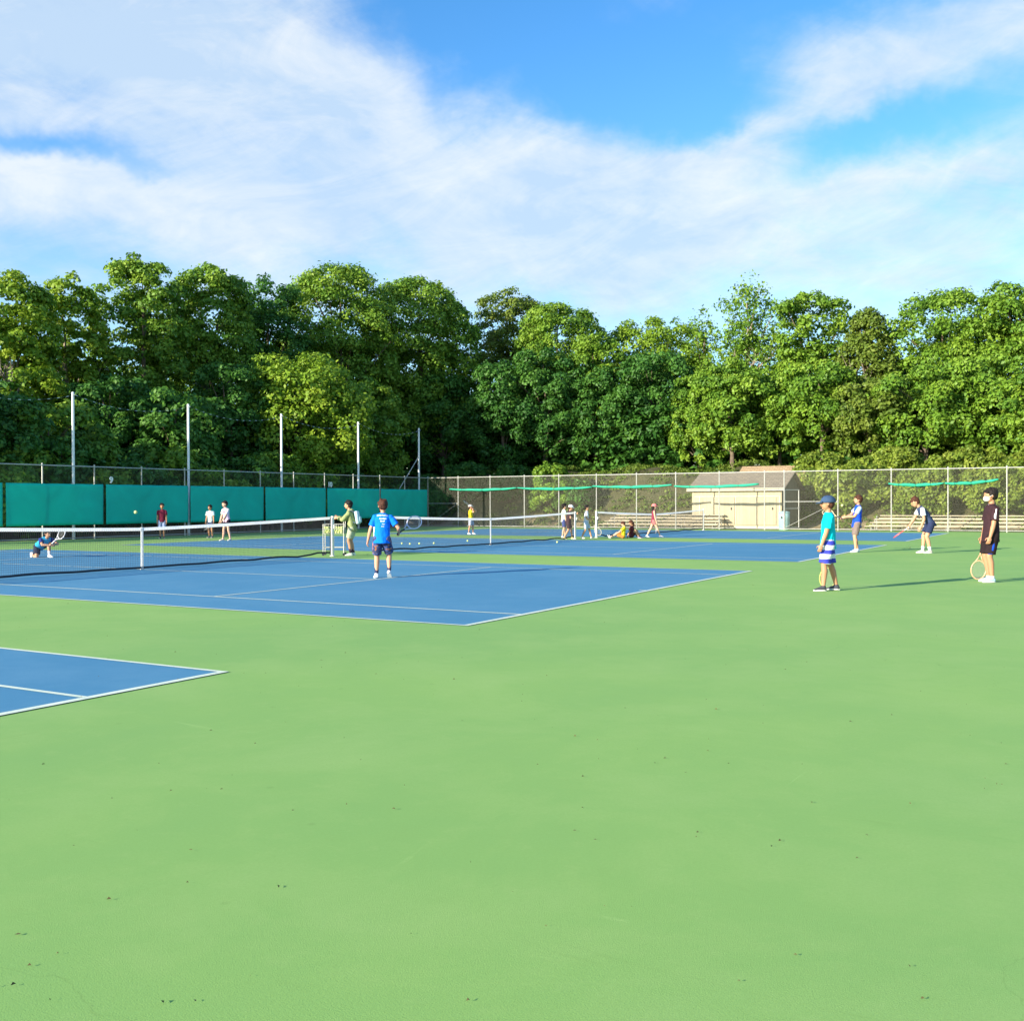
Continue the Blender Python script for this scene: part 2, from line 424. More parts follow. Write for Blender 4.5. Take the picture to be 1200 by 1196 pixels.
# ------------------------------------------------------------------ fences
def chain(bm, o, u, L, z0, z1, step=.09, t=.0017):
    H = z1-z0; o = Vector(o); u = Vector(u).normalized(); nrm = Vector((-u.y, u.x, 0))
    def wire(a0, b0, off):
        a = o+u*a0[0]+Vector((0, 0, a0[1]))+nrm*off; b = o+u*b0[0]+Vector((0, 0, b0[1]))+nrm*off
        d = (b-a).normalized(); s = d.cross(nrm).normalized()*t
        k = nrm*t
        ns = max(1, int((b-a).length/.4)); prev = None
        for j in range(ns+1):
            p = a.lerp(b, j/ns); A = [bm.verts.new(p+s), bm.verts.new(p+k), bm.verts.new(p-s)]
            if prev:
                for i in range(3): bm.faces.new((prev[i], prev[(i+1) % 3], A[(i+1) % 3], A[i]))
            prev = A
    n = int((L+H)/step)
    for i in range(n):
        x = -H+i*step
        a = (max(x, 0), z0+max(0, -x)); e = min(x+H, L); b = (e, z0+(e-x))
        if b[0]-a[0] > .02:
            wire(a, b, .003)
            wire((L-a[0], a[1]), (L-b[0], b[1]), -.003)
def fence(name, label, o, u, L, posts, H=3.0, step=.09, skip=()):
    root = empty(name, o, 0, label, 'fence')
    u = Vector(u)
    for t in posts:
        bm = bmesh.new(); p = u*t
        tube(bm, p+Vector((0, 0, -.1)), p+Vector((0, 0, H+.03)), .029, n=10); ball(bm, p+Vector((0, 0, H+.035)), .04, 1)
        link('post', bm, M['galv'], root)
    bm = bmesh.new(); tube(bm, Vector((0, 0, H-.02)), u*L+Vector((0, 0, H-.02)), .022, n=8); link('top_rail', bm, M['galv'], root)
    bm = bmesh.new(); tube(bm, Vector((0, 0, .07)), u*L+Vector((0, 0, .07)), .018, n=8); link('bottom_rail', bm, M['galv'], root)
    bm = bmesh.new(); chain(bm, u.cross(Vector((0, 0, 1)))*.04, u, L, .06, H-.03, step); link('chain_mesh', bm, M['galv_wire'], root)
    return root
Y0 = 1.5
lp = [FY-2.42*i for i in range(18)]
lf = fence('chain_link_fence', 'left chain link fence with dark green windscreen hung on it', (FX, FY-2.42*17, 0), (0, 1, 0), 2.42*17, [2.42*i for i in range(17)])
bpx = [537, 574.5, 614.5, 655, 699, 746, 792, 843, 896, 919, 982, 1044.5, 1111, 1180]
bx = [hit(x, 600, 1, FY).x for x in bpx] + [hit(1180, 600, 1, FY).x+2.5*i for i in (1, 2, 3)]
posts = [0.0]+[x-FX for x in bx]
bf = fence('chain_link_fence', 'back chain link fence in front of the shed and bleachers', (FX, FY, 0), (1, 0, 0), bx[-1]-FX, posts, step=.075)
# corner bracing
bm = bmesh.new(); a = Vector((0, 0, 1.42)); b = Vector((bx[0]-FX, 0, 1.42))
tube(bm, a, b, .018); tube(bm, Vector((0, -.03, .1)), b+Vector((0, -.03, 0)), .008); link('corner_brace', bm, M['galv'], bf)
i9, i10 = bx[9]-FX, bx[10]-FX
bm = bmesh.new(); tube(bm, (i9, 0, 1.45), (i10, 0, 1.45), .018); tube(bm, (i9, -.03, .1), (i10, -.03, 1.45), .008); link('corner_brace', bm, M['galv'], bf)
# gate leaf standing open behind the opening
gx = bx[9]; root = empty('gate', (gx, FY+.05, 0), R(60), 'open chain link gate leaf standing ajar beside the pale blue bin', 'gate')
bm = bmesh.new()
for z in (.12, 1.1, 2.05): tube(bm, (.03, 0, z), (1.0, 0, z), .02)
for x in (.03, 1.0): tube(bm, (x, 0, .1), (x, 0, 2.07), .024)
link('gate_frame', bm, M['galv'], root)
bm = bmesh.new(); chain(bm, (.04, 0, 0), (1, 0, 0), .94, .13, 2.04, .08); link('chain_mesh', bm, M['galv_wire'], root)
bm = bmesh.new(); box(bm, (.96, -.03, 1.15), (.1, .05, .06), bev=.008); link('latch', bm, M['galv'], root)

# windscreen panels on the left fence
seam = [9.75, 14.5, 19.05, 23.65, 28.5, 33.2, 37.9, FY-.1]
names = ['leftmost green windscreen panel at the edge of the photo', 'green windscreen panel behind the crouching player, under the numeral 9',
         'green windscreen panel directly behind the child in the maroon shirt', 'green windscreen panel behind the pink shirted child',
         'green windscreen panel just left of the numeral 10', 'green windscreen panel behind the player in the blue tee',
         'rightmost green windscreen panel, ending at the fence corner']
for i in range(7):
    y0, y1 = seam[i]+.07, seam[i+1]-.07
    bm = bmesh.new(); rr = random.Random(i); nu, nv = 40, 14; ph = rr.uniform(0, 6)
    g = []
    for j in range(nv+1):
        for k in range(nu+1):
            u_, v_ = k/nu, j/nv; y = y0+(y1-y0)*u_; z = .60+1.66*v_
            e = math.sin(PI*u_)*math.sin(PI*v_)
            x = .07+.015*e+.005*math.sin(u_*9+ph)*math.sin(v_*5+ph)+.004*math.sin(u_*23+v_*4)
            z -= .006*math.sin(PI*4*u_)**2*(1 if v_ > .9 else 0)
            g.append(bm.verts.new((x, y-(y0+y1)/2, z)))
    for j in range(nv):
        for k in range(nu):
            a = j*(nu+1)+k; bm.faces.new((g[a], g[a+1], g[a+nu+2], g[a+nu+1]))
    o = link('windscreen_panel', bm, M['screen'], smooth=True); o.location = (FX, (y0+y1)/2, 0)
    s = o.modifiers.new('thick', 'SOLIDIFY'); s.thickness = .004
    tag(o, names[i], 'windscreen', 'green windscreen panels along the left fence')
# numerals
for txt, px, lb in (('9', 128.5, 'small white numeral 9 fixed above the windscreen'), ('10', 385, 'small white numeral 10 fixed above the windscreen')):
    cu = bpy.data.curves.new('num', 'FONT'); cu.body = txt; cu.size = .36; cu.extrude = .012; cu.offset = .012; cu.align_x = 'CENTER'
    o = bpy.data.objects.new('num', cu); COL.objects.link(o)
    dg = bpy.context.evaluated_depsgraph_get(); me = bpy.data.meshes.new_from_object(o.evaluated_get(dg)); bpy.data.objects.remove(o)
    o = link('court_number', me, M['white_pole']); y = hit(px, 560, 0, FX).y
    o.location = (FX+.10, y, 2.33); o.rotation_euler = (R(90), 0, R(90)); tag(o, lb, 'number sign', 'court numbers on the left fence')

# rolled up screens on the back fence
rolls = [(527, 605.5, 573, 571.5), (606.5, 694, 571.5, 570.5), (694.5, 787, 569.5, 568), (790, 889, 569.5, 567), (1041, 1106, 566.5, 566), (1107, 1170, 566, 561.5)]
rl = ['leftmost green rolled screen tied to the back fence', 'green rolled screen on the back fence above the white capped child', 'green rolled screen above the low bleachers left of the shed',
      'green rolled screen in front of the cream shed eave', 'green rolled screen above the bending boy', 'rightmost green rolled screen, left of the masked boy\'s head']
for (xa, xb, ya, yb), lb in zip(rolls, rl):
    a = hit(xa, ya, 1, FY-.1); b = hit(xb, yb, 1, FY-.1); rr = random.Random(xa)
    pts = []; rad = []; n = 26
    for i in range(n+1):
        t = i/n; p = a.lerp(b, t)-a; p.z -= .07*math.sin(PI*t)+.02*math.sin(t*3*PI)**2; pts.append(p)
        rad.append(.035+.045*math.sin(PI*min(1, max(0, t)))**.6+rr.uniform(-.008, .008)-(.02 if i % 7 == 6 else 0))
    bm = bmesh.new(); path(bm, pts, rad, 10)
    for v in bm.verts: v.co.z *= 1.0; v.co.y += .012*math.sin(v.co.z*90)
    o = link('rolled_screen', bm, M['roll'], smooth=True); o.location = a; tag(o, lb, 'rolled screen', 'rolled screens tied along the back fence')
    for t in (.2, .5, .8):
        bm = bmesh.new(); q = pts[int(n*t)]; cpts = [q+Vector((0, .085*math.cos(x_), .085*math.sin(x_))) for x_ in [2*PI*k/10 for k in range(10)]]
        path(bm, cpts, .005, 5, closed=True); link('tie', bm, M['dark_wire'], o)

# tall poles with rope
PX = -19.2; py = [hit(x, 560, 0, PX).y for x in (86, 221, 330, 420, 491)]
ords = ['leftmost tall white pole behind the green windscreen', 'second tall white pole from the left behind the windscreen', 'middle one of the five tall white poles behind the windscreen',
        'fourth tall white pole from the left behind the windscreen', 'last tall white pole at the fence corner, with a slanted brace']
for i, y in enumerate([py[0]-6.25]+py):
    lb = 'tall white pole just outside the frame on the left' if i == 0 else ords[i-1]
    root = empty('tall_pole', (PX, y, 0), 0, lb, 'pole', 'tall white poles behind the windscreen')
    bm = bmesh.new(); tube(bm, (0, 0, -.1), (0, 0, 6.06), .062, .055, 14); tube(bm, (0, 0, 6.06), (0, 0, 6.10), .065, .04, 14); link('shaft', bm, M['white_pole'], root, smooth=False)
    bm = bmesh.new(); tube(bm, (.05, 0, 5.98), (.13, 0, 5.98), .012); link('hook', bm, M['galv'], root)
    if i == 5:
        bm = bmesh.new(); tube(bm, (0, -.06, 4.3), (.1, -2.2, 2.3), .026); link('brace', bm, M['galv'], root)
m, nt, b = newmat('rope_with_floats')
wv = node(nt, 'ShaderNodeTexWave'); wv.bands_direction = 'Y'; wv.inputs['Scale'].default_value = .72; nt.links.new(objco(nt), wv.inputs[0])
nt.links.new(mixrgb(nt, ramp(nt, wv.outputs['Fac'], .8, .82), (.03, .05, .03), (.75, .8, .78)), b.inputs['Base Color'])
M['rope'] = m
bm = bmesh.new(); pts = []
yy = [py[0]-6.25]+py
for a, c in zip(yy, yy[1:]):
    for k in range(30):
        t = k/30; pts.append((PX+.13, a+(c-a)*t-yy[0], 5.97-.42*4*t*(1-t)))
pts.append((PX+.13, yy[-1]-yy[0], 5.97))
pts = [(p[0]-PX, p[1], p[2]) for p in pts]
rads = []
for p in pts: rads.append(.010)
path(bm, pts, rads, 6); o = link('rope', bm, M['rope']); o.location = (PX, yy[0], 0)
tag(o, 'dotted white rope sagging between the tall white poles', 'rope')

# ------------------------------------------------------------------ sheds
SY = 45.6
xs0 = hit(811, 600, 1, SY).x; xs1 = hit(916, 600, 1, SY).x
def depth_at(px, x): return hit(px, 600, 0, x).y
yd = depth_at(938, xs1)-SY; yd = max(2.6, min(yd, 4.2))
W_ = xs1-xs0; ZE = 2.15; ZR = 3.05
root = empty('storage_shed', ((xs0+xs1)/2, SY+yd/2, 0), 0, 'cream sided shed with low grey gable roof behind the back fence', 'shed')
hw, hd = W_/2, yd/2
bm = bmesh.new()
box(bm, (0, -hd+.03, ZE/2), (W_, .06, ZE)); link('front_wall', bm, M['siding'], root)
bm = bmesh.new()
for s in (1, -1):
    pr = [(s*hw, -hd+.063, 0), (s*hw, hd, 0), (s*hw, hd, ZE), (s*hw, 0, ZR-.06), (s*hw, -hd+.063, ZE)]
    q = [(s*(hw-.08), y, z) for _, y, z in pr]
    A = [bm.verts.new(v) for v in pr]; Q = [bm.verts.new(v) for v in q]
    bm.faces.new(A); bm.faces.new(Q[::-1])
    for k in range(5): bm.faces.new((A[k], Q[k], Q[(k+1) % 5], A[(k+1) % 5]))
box(bm, (0, hd-.03, ZE/2), (W_-.18, .05, ZE))
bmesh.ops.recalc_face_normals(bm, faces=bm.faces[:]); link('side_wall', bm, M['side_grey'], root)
def roofslab(bm, hw, hd, ze, zr, ox, oy, th=.07):
    for s in (-1, 1):
        sl = (zr-ze)/hd; ye = s*(hd+oy); zz = zr-sl*(hd+oy)
        P = [(-hw-ox, ye, zz), (hw+ox, ye, zz), (hw+ox, 0, zr), (-hw-ox, 0, zr)]
        A = [bm.verts.new(v) for v in P]; Q = [bm.verts.new((v[0], v[1], v[2]-th)) for v in P]
        bm.faces.new(A); bm.faces.new(Q[::-1])
        for k in range(4): bm.faces.new((A[k], Q[k], Q[(k+1) % 4], A[(k+1) % 4]))
    bmesh.ops.recalc_face_normals(bm, faces=bm.faces[:])
bm = bmesh.new(); roofslab(bm, hw, hd, ZE+.1, ZR+.05, .22, .22); rf = link('roof', bm, M['shingle'], root)
bm = bmesh.new(); box(bm, (0, -hd-.24, ZE-.03), (W_+.46, .03, .14)); link('fascia', bm, M['trim'], rf)
bm = bmesh.new()
for x in (-hw+.45, 0, hw-.1): box(bm, (x, -hd-.012, 1.0), (.05, .022, 1.55))
box(bm, (0, -hd-.014, 1.75), (W_-.3, .026, .05)); box(bm, (0, -hd-.014, .06), (W_, .026, .1)); link('batten', bm, M['trim'], root)
def door_frame(x0, x1):
    bm = bmesh.new(); box(bm, ((x0+x1)/2, -hd-.03, .95), (x1-x0, .03, 1.5)); d = link('door', bm, M['siding'], root)
    bm = bmesh.new(); tube(bm, (x1-.18, -hd-.06, 1.0), (x1-.18, -hd-.06, 1.16), .012); box(bm, (x1-.18, -hd-.05, 1.08), (.08, .02, .1)); link('handle', bm, M['dark_wire'], d)
door_frame(-hw+.55, -.06); door_frame(.06, hw-.3)
# second shed behind
x2 = hit(941, 600, 1, SY+1.2).x
YB = SY+yd+1.2
x20 = hit(872, 600, 1, YB+1.2).x; x21 = hit(943, 600, 1, YB+1.2).x
w2 = (x21-x20)/2; h2 = 1.7
zr2 = hpx(Vector((x21, YB+h2, 0)), 547); ze2 = zr2-1.0
root = empty('storage_shed', ((x20+x21)/2, YB+h2, 0), 0, 'taller grey shed with tan shingle roof behind the cream one', 'shed')
bm = bmesh.new()
P = [(-h2, 0), (h2, 0), (h2, ze2), (0, zr2-.07), (-h2, ze2)]
A = [bm.verts.new((w2, y, z)) for y, z in P]; Q = [bm.verts.new((-w2, y, z)) for y, z in P]
bm.faces.new(A); bm.faces.new(Q[::-1])
for k in range(5): bm.faces.new((A[k], Q[k], Q[(k+1) % 5], A[(k+1) % 5]))
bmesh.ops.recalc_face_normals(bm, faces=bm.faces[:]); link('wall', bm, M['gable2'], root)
bm = bmesh.new(); roofslab(bm, w2, h2, ze2+.08, zr2+.04, .25, .25); link('roof', bm, M['shingle_tan'], root)
bm = bmesh.new(); box(bm, (w2+.03, -.55, 1.15), (.05, .42, 1.9)); link('door_panel', bm, M['paleblue'], root)

# pale blue bin
pb = hit(919, 622, 1, FY+.75)
root = empty('trash_bin', (pb.x, FY+.75, hgt(pb.x, FY+.75)+.005), 0, 'pale blue barrel bin standing behind the fence by the gate', 'bin')
bm = bmesh.new(); path(bm, [(0, 0, 0), (0, 0, .02), (0, 0, .3), (0, 0, .32), (0, 0, .6), (0, 0, .62), (0, 0, .9)], [.24, .26, .275, .29, .275, .285, .28], 24); bn = link('barrel', bm, M['bin'], root, smooth=True)
bm = bmesh.new(); path(bm, [(0, 0, .9), (0, 0, .93), (0, 0, .97), (0, 0, 1.0)], [.30, .30, .26, .12], 24); link('lid', bm, M['bin'], root, smooth=True)
bm = bmesh.new(); box(bm, (-.05, -.285, .68), (.09, .02, .13), bev=.01); link('sticker', bm, M['dark_wire'], root)

# bleachers
def bleachers(xa, xb, label, pyr):
    cx = (xa+xb)/2; L = xb-xa
    root = empty('bleachers', (cx, FY+.9, hgt(cx, FY+.9)), 0, label, 'bleachers', 'low bleachers behind the back fence')
    for k in range(4):
        z = .26+.17*k; y = .2+.48*k
        bm = bmesh.new()
        ins = .12*k
        box(bm, (ins/2, y, z), (L-ins*1.6, .24, .04), bev=.004); link('seat_plank', bm, M['plank'], root)
        if k:
            bm = bmesh.new(); box(bm, (ins/2, y-.24, z-.13), (L-ins*1.6, .2, .035), bev=.004); link('foot_plank', bm, M['plank'], root)
    n = max(3, int(L/1.8)+1)
    for i in range(n):
        x = -L/2+.3+(L-.6)*i/(n-1); bm = bmesh.new()
        tube(bm, (x, .1, 0.02), (x, 1.75, .72), .022); tube(bm, (x, .05, 0.02), (x, 1.8, .02), .022)
        for k in range(4):
            tube(bm, (x, .2+.48*k, 0.02), (x, .2+.48*k, .24+.17*k), .02)
        tube(bm, (x, .3, .03), (x, 1.6, .6), .015)
        link('support_frame', bm, M['galv'], root)
bleachers(hit(703, 600, 1, FY+1.2).x, hit(842, 600, 1, FY+1.2).x, 'low bleachers left of the cream shed behind the fence', 0)
bleachers(hit(1014, 600, 1, FY+1.2).x, hit(1262, 600, 1, FY+1.2).x, 'long low bleachers behind the bending boy, right of the sheds', 0)

# ------------------------------------------------------------------ trees
def leaves_mesh(name, centers, radii, nleaf, size, seed, env_c, flat=.75, tint0=0.5, loose=0):
    rg = np.random.default_rng(seed)
    K = len(centers); w_ = radii**2; w_ = w_/w_.sum()
    idx = rg.choice(K, nleaf, p=w_)
    d = rg.normal(size=(nleaf, 3)); d /= np.linalg.norm(d, axis=1)[:, None]
    out = centers-env_c; out /= (np.linalg.norm(out, axis=1)[:, None]+1e-6)
    o = out[idx]; dot = (d*o).sum(1); fl = (dot < -.25)
    d[fl] = d[fl]-2*dot[fl][:, None]*o[fl]
    d[:, 2] = np.where((d[:, 2] < -.5) & (rg.random(nleaf) < .6), -d[:, 2], d[:, 2])
    rr = (.55+.5*rg.random(nleaf)**.6)*np.where(rg.random(nleaf) < .12, 1.3, 1)
    P = centers[idx]+d*(radii[idx]*rr)[:, None]*np.array([1, 1, flat])
    if loose: P = P+rg.normal(size=(nleaf, 3))*loose
    n = d*.75+rg.normal(size=(nleaf, 3))*.45+np.array([0, 0, .35])
    n /= np.linalg.norm(n, axis=1)[:, None]
    a = rg.normal(size=(nleaf, 3)); t = np.cross(n, a); t /= np.linalg.norm(t, axis=1)[:, None]; s = np.cross(n, t)
    sz = size*(.6+.8*rg.random(nleaf))[:, None]
    v = np.empty((nleaf, 4, 3))
    v[:, 0] = P+t*sz*.62; v[:, 1] = P+s*sz*.36+n*sz*.08; v[:, 2] = P-t*sz*.5; v[:, 3] = P-s*sz*.36+n*sz*.08
    me = bpy.data.meshes.new(name)
    me.vertices.add(nleaf*4); me.vertices.foreach_set('co', v.reshape(-1))
    me.loops.add(nleaf*4); me.loops.foreach_set('vertex_index', np.arange(nleaf*4))
    me.polygons.add(nleaf); me.polygons.foreach_set('loop_start', np.arange(0, nleaf*4, 4)); me.polygons.foreach_set('loop_total', np.full(nleaf, 4))
    ct = rg.normal(size=K)*.20
    ti = np.clip(tint0+ct[idx]+rg.normal(size=nleaf)*.16, 0, 1)
    at = me.attributes.new('tint', 'FLOAT', 'FACE'); at.data.foreach_set('value', ti.astype(np.float32))
    me.update(); me.validate()
    return me
def tree(name, label, pos, H, rx, kind, seed, zlow=.02, dens=1.0, size=.20, airy=False, group=None, trunk='bark', cat='tree', narrow=False, bare=0):
    """pos on the ground, H height of the top, rx crown half width."""
    rg = np.random.default_rng(seed); rnd = random.Random(seed)
    root = empty(name, pos, 0, label, cat, group)
    zc = H*(zlow+1)/2; rz = H*(1-zlow)/2
    K = int((215 if not airy else 210)*max(.6, (rx*rz)/12))
    rc0 = .235*min(rx, 3.4)
    cs = []; rs = []
    lob = [(rg.normal(size=3), rg.uniform(.10, .24)) for _ in range(8)]
    lob = [(l/np.linalg.norm(l), a) for l, a in lob]
    for i in range(K):
        d = rg.normal(size=3); d /= np.linalg.norm(d)
        if d[2] < -.8 and rnd.random() < .7: d[2] = -d[2]
        s = 1+sum(a*max(0, float(d@l))**3 for l, a in lob)-.12
        q = rnd.choice([1, 1, .97, .9, .78, .6, .4]) if not airy else rnd.uniform(.3, 1.02)
        rc = rc0*rnd.uniform(.55, 1.25)*(.5 if airy else 1)
        wz = 1/max(.72, math.hypot(d[0], d[1])**.35) if not airy else 1
        if narrow: wz = (1-.62*max(0, d[2]))
        x = d[0]*rx*s*q*wz; y = d[1]*rx*s*q*wz; z = zc+math.copysign(abs(d[2])**.92, d[2])*(rz*min(s, 1.0)*q-rc*.6)
        cs.append((x, y, z)); rs.append(rc)
    cs = np.array(cs); rs = np.array(rs)
    top = cs[:, 2].argmax(); cs[top, 2] = H-rs[top]*.75; cs[top, :2] *= .7
    nl = int((80 if not airy else 30)*K*dens*(.24/size)**1.7)
    me = leaves_mesh('crown', cs, rs, nl, size, seed+1, np.array([0, 0, zc-rz*.2]), tint0=rg.uniform(.4, .6), loose=(.22 if airy else .05), flat=(1.0 if airy else .8))
    link('crown', me, LM[kind], root)
    bm = bmesh.new(); r1 = .028*H*.55+.05
    lean = Vector((rnd.uniform(-.5, .5), rnd.uniform(-.5, .5), 0))
    n = 7; pts = [Vector((0, 0, -.3))]+[lean*(i/n)**1.5+Vector((rnd.uniform(-.08, .08), rnd.uniform(-.08, .08), H*.86*i/n)) for i in range(1, n+1)]
    path(bm, pts, [r1*(1-.86*i/n)*(1.3 if i == 0 else 1) for i in range(n+1)], 8)
    order = rg.permutation(len(cs))[:(16 if airy else 10)]
    for k in order:
        e = Vector(cs[k]); t = min(.85, max(.15, (e.z-.18*H)/H*.75)); j = t*n/.86; j0 = int(min(n-1, j)); a = pts[j0].lerp(pts[j0+1], min(1, j-j0))
        mid = a.lerp(e, .5)+Vector((0, 0, .12*(e-a).length))
        path(bm, [a, mid, e], [r1*.34, r1*.2, r1*.05], 6)
    for k in range(bare):          # bare pale limbs poking out
        a = pts[4]; d = Vector((rnd.uniform(-1, 1), rnd.uniform(-1.2, -.2), rnd.uniform(.2, .9))).normalized()
        e = a+d*rx*rnd.uniform(.8, 1.1); mid = a.lerp(e, .55)+Vector((rnd.uniform(-.2, .2), 0, .2))
        path(bm, [a, mid, e], [.08, .05, .015], 5)
        for q in range(5):
            f = mid.lerp(e, q/5); path(bm, [f, f+Vector((rnd.uniform(-.6, .6), rnd.uniform(-.5, .2), rnd.uniform(.1, .8)))], [.025, .006], 4)
    link('trunk', bm, M[trunk], root)
    return root
def on_left(px, X):                  # spot behind the left fence
    p = hit(px, 590, 0, X); return p
def on_back(px, Y):
    p = hit(px, 590, 1, Y); return p
def fd(p): return (p-CP).dot(fw)
def place(px, topy, hw, plane, val, kind, label, **kw):
    p = on_left(px, val) if plane == 'L' else on_back(px, val)
    z = hgt(p.x, p.y); d = fd(p)
    H = CP.z+(589.5-topy)*d/FPX-z; rx = hw*d/FPX
    place.n += 1
    return tree(kw.pop('name', 'broadleaf_tree'), label, (p.x, p.y, z), H, rx, kind, 100+place.n*7, group=kw.pop('group', 'trees behind the courts'), **kw)
place.n = 0
TL = [
 # px, top, halfwidth, plane, value, kind, label, extra
 (18, 318, 52, 'L', -31, 'yellow', 'loose yellowish tree with bare pale branches at the far left', dict(bare=5, trunk='bark_pale')),
 (84, 320, 42, 'L', -32, 'yellow', 'yellow green tree just left of the tallest left crown', dict(bare=4, trunk='bark_pale')),
 (168, 296, 46, 'L', -31, 'mid', 'tallest tree on the left, its pointed top highest against the sky', {}),
 (243, 307, 50, 'L', -31, 'mid', 'round green crown rising above the second white pole', {}),
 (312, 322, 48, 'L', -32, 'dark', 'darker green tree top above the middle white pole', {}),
 (402, 312, 56, 'L', -30, 'mid', 'domed tree with the broad top above the fourth white pole', {}),
 (492, 328, 62, 'L', -28, 'mid', 'large full maple above the last white pole', dict(dens=1.15)),
 (598, 340, 40, 'B', 64, 'olive', 'olive tinged crown right of the large maple', {}),
 (656, 356, 46, 'B', 62, 'mid', 'tree with a pointed top near the middle of the tree line', {}),
 (700, 392, 34, 'B', 60, 'mid', 'lower slope of crown in the dip of the tree line', {}),
 (765, 374, 52, 'B', 68, 'yellow', 'pale yellow green crown behind the dark trees at the centre right', {}),
 (822, 366, 26, 'B', 66, 'mid', 'thin tree top left of the airy tall tree', dict(airy=True)),
 (878, 325, 42, 'B', 63, 'mid', 'tall airy tree with sky showing through its sparse top', dict(airy=True, bare=4, trunk='bark_pale')),
 (953, 345, 42, 'B', 61, 'mid', 'round crowned tree right of the airy tall one', {}),
 (1015, 362, 44, 'B', 60, 'olive', 'brownish olive tree with a narrow pointed top above the sheds', dict(narrow=True, bare=3, trunk='bark_pale', size=.19)),
 (1108, 345, 58, 'B', 62, 'mid', 'broad domed tree sloping up at the right', {}),
 (1188, 330, 56, 'B', 61, 'mid', 'big rounded tree at the right edge of the photo', {}),
 (1275, 325, 56, 'B', 62, 'mid', 'tree beyond the right edge, right of the big rounded one', {}),
 # front layer
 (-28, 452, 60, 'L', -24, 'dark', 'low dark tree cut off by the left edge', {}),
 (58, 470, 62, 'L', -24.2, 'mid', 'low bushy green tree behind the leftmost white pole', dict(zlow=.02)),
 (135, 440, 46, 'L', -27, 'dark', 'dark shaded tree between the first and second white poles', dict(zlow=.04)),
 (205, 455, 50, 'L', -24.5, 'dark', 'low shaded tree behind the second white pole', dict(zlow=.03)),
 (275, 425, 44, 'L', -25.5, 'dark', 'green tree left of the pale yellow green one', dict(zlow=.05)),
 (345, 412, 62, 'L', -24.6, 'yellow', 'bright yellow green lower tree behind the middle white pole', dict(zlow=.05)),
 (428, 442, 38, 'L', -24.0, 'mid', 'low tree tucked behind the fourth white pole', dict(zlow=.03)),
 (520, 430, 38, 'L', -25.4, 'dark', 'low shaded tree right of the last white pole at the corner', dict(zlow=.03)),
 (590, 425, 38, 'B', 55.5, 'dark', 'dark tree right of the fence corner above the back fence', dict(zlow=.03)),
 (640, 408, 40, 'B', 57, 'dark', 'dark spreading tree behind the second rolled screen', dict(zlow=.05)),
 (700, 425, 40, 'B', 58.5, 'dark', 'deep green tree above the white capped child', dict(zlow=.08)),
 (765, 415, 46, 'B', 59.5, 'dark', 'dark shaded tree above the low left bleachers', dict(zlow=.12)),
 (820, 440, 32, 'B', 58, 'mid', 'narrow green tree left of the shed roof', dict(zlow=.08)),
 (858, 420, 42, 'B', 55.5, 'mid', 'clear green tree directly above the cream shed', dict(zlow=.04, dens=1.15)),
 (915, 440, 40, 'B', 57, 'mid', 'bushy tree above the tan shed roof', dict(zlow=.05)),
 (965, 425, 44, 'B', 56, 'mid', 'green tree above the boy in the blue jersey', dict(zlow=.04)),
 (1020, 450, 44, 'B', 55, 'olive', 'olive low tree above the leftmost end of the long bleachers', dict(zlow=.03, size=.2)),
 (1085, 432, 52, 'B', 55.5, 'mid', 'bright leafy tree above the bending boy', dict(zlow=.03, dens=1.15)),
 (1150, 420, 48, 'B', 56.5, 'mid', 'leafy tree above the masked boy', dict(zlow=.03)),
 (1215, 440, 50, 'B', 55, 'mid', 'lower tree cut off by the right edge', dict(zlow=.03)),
]
for px, ty, hw_, pl, v, kd, lb, kw in TL:
    place(px, ty, hw_, pl, v, kd, lb, **kw)
# deep wood behind them: one dark mass of crowns that closes the gaps
def wood():
    rg = np.random.default_rng(77); cs = []; rs = []
    def add(x, y, H):
        z0 = hgt(x, y)
        for k in range(26):
            d = rg.normal(size=3); d /= np.linalg.norm(d); q = rg.uniform(.6, 1)
            cs.append((x+d[0]*3.2*q, y+d[1]*3.2*q, z0+H*.52+d[2]*H*.46*q)); rs.append(rg.uniform(.7, 1.2))
    for y in np.arange(2, 66, 4.6): add(-38+rg.uniform(-1, 1), y, 11.8)
    for y in np.arange(6, 62, 4.6): add(-29.5+rg.uniform(-.8, .8), y+2, 6.5)
    for X_ in (-27.5, -31, -35):
        for y in np.arange(0, 64, 1.7):
            z0 = hgt(X_, y)
            for k in range(8): cs.append((X_+rg.uniform(-1, 1), y+rg.uniform(-1, 1), z0+rg.uniform(-.1, 4.4))); rs.append(rg.uniform(.6, 1.0))
    for x in np.arange(-38, 36, 4.6): add(x, 73+rg.uniform(-1, 1), 8.4)
    for x in np.arange(-26, 34, 4.6): add(x, 66.5+rg.uniform(-.6, .6), 6.0)
    for y_, st in ((57.5, 1.5), (61, 1.5), (66, 1.5)):
        for x in np.arange(-30, 36, st):
            z0 = hgt(x, y_)
            for k in range(9): cs.append((x+rg.uniform(-1.2, 1.2), y_+rg.uniform(-.8, .8), z0+rg.uniform(-.1, 4.2))); rs.append(rg.uniform(.6, 1.0))
    cs_, rs_ = np.array(cs), np.array(rs)
    me = leaves_mesh('wood', cs_, rs_, 75*len(cs_), .36, 5, np.array([0, 40, -30.]), tint0=.4)
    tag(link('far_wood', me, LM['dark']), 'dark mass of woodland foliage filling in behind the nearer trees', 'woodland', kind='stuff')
wood()
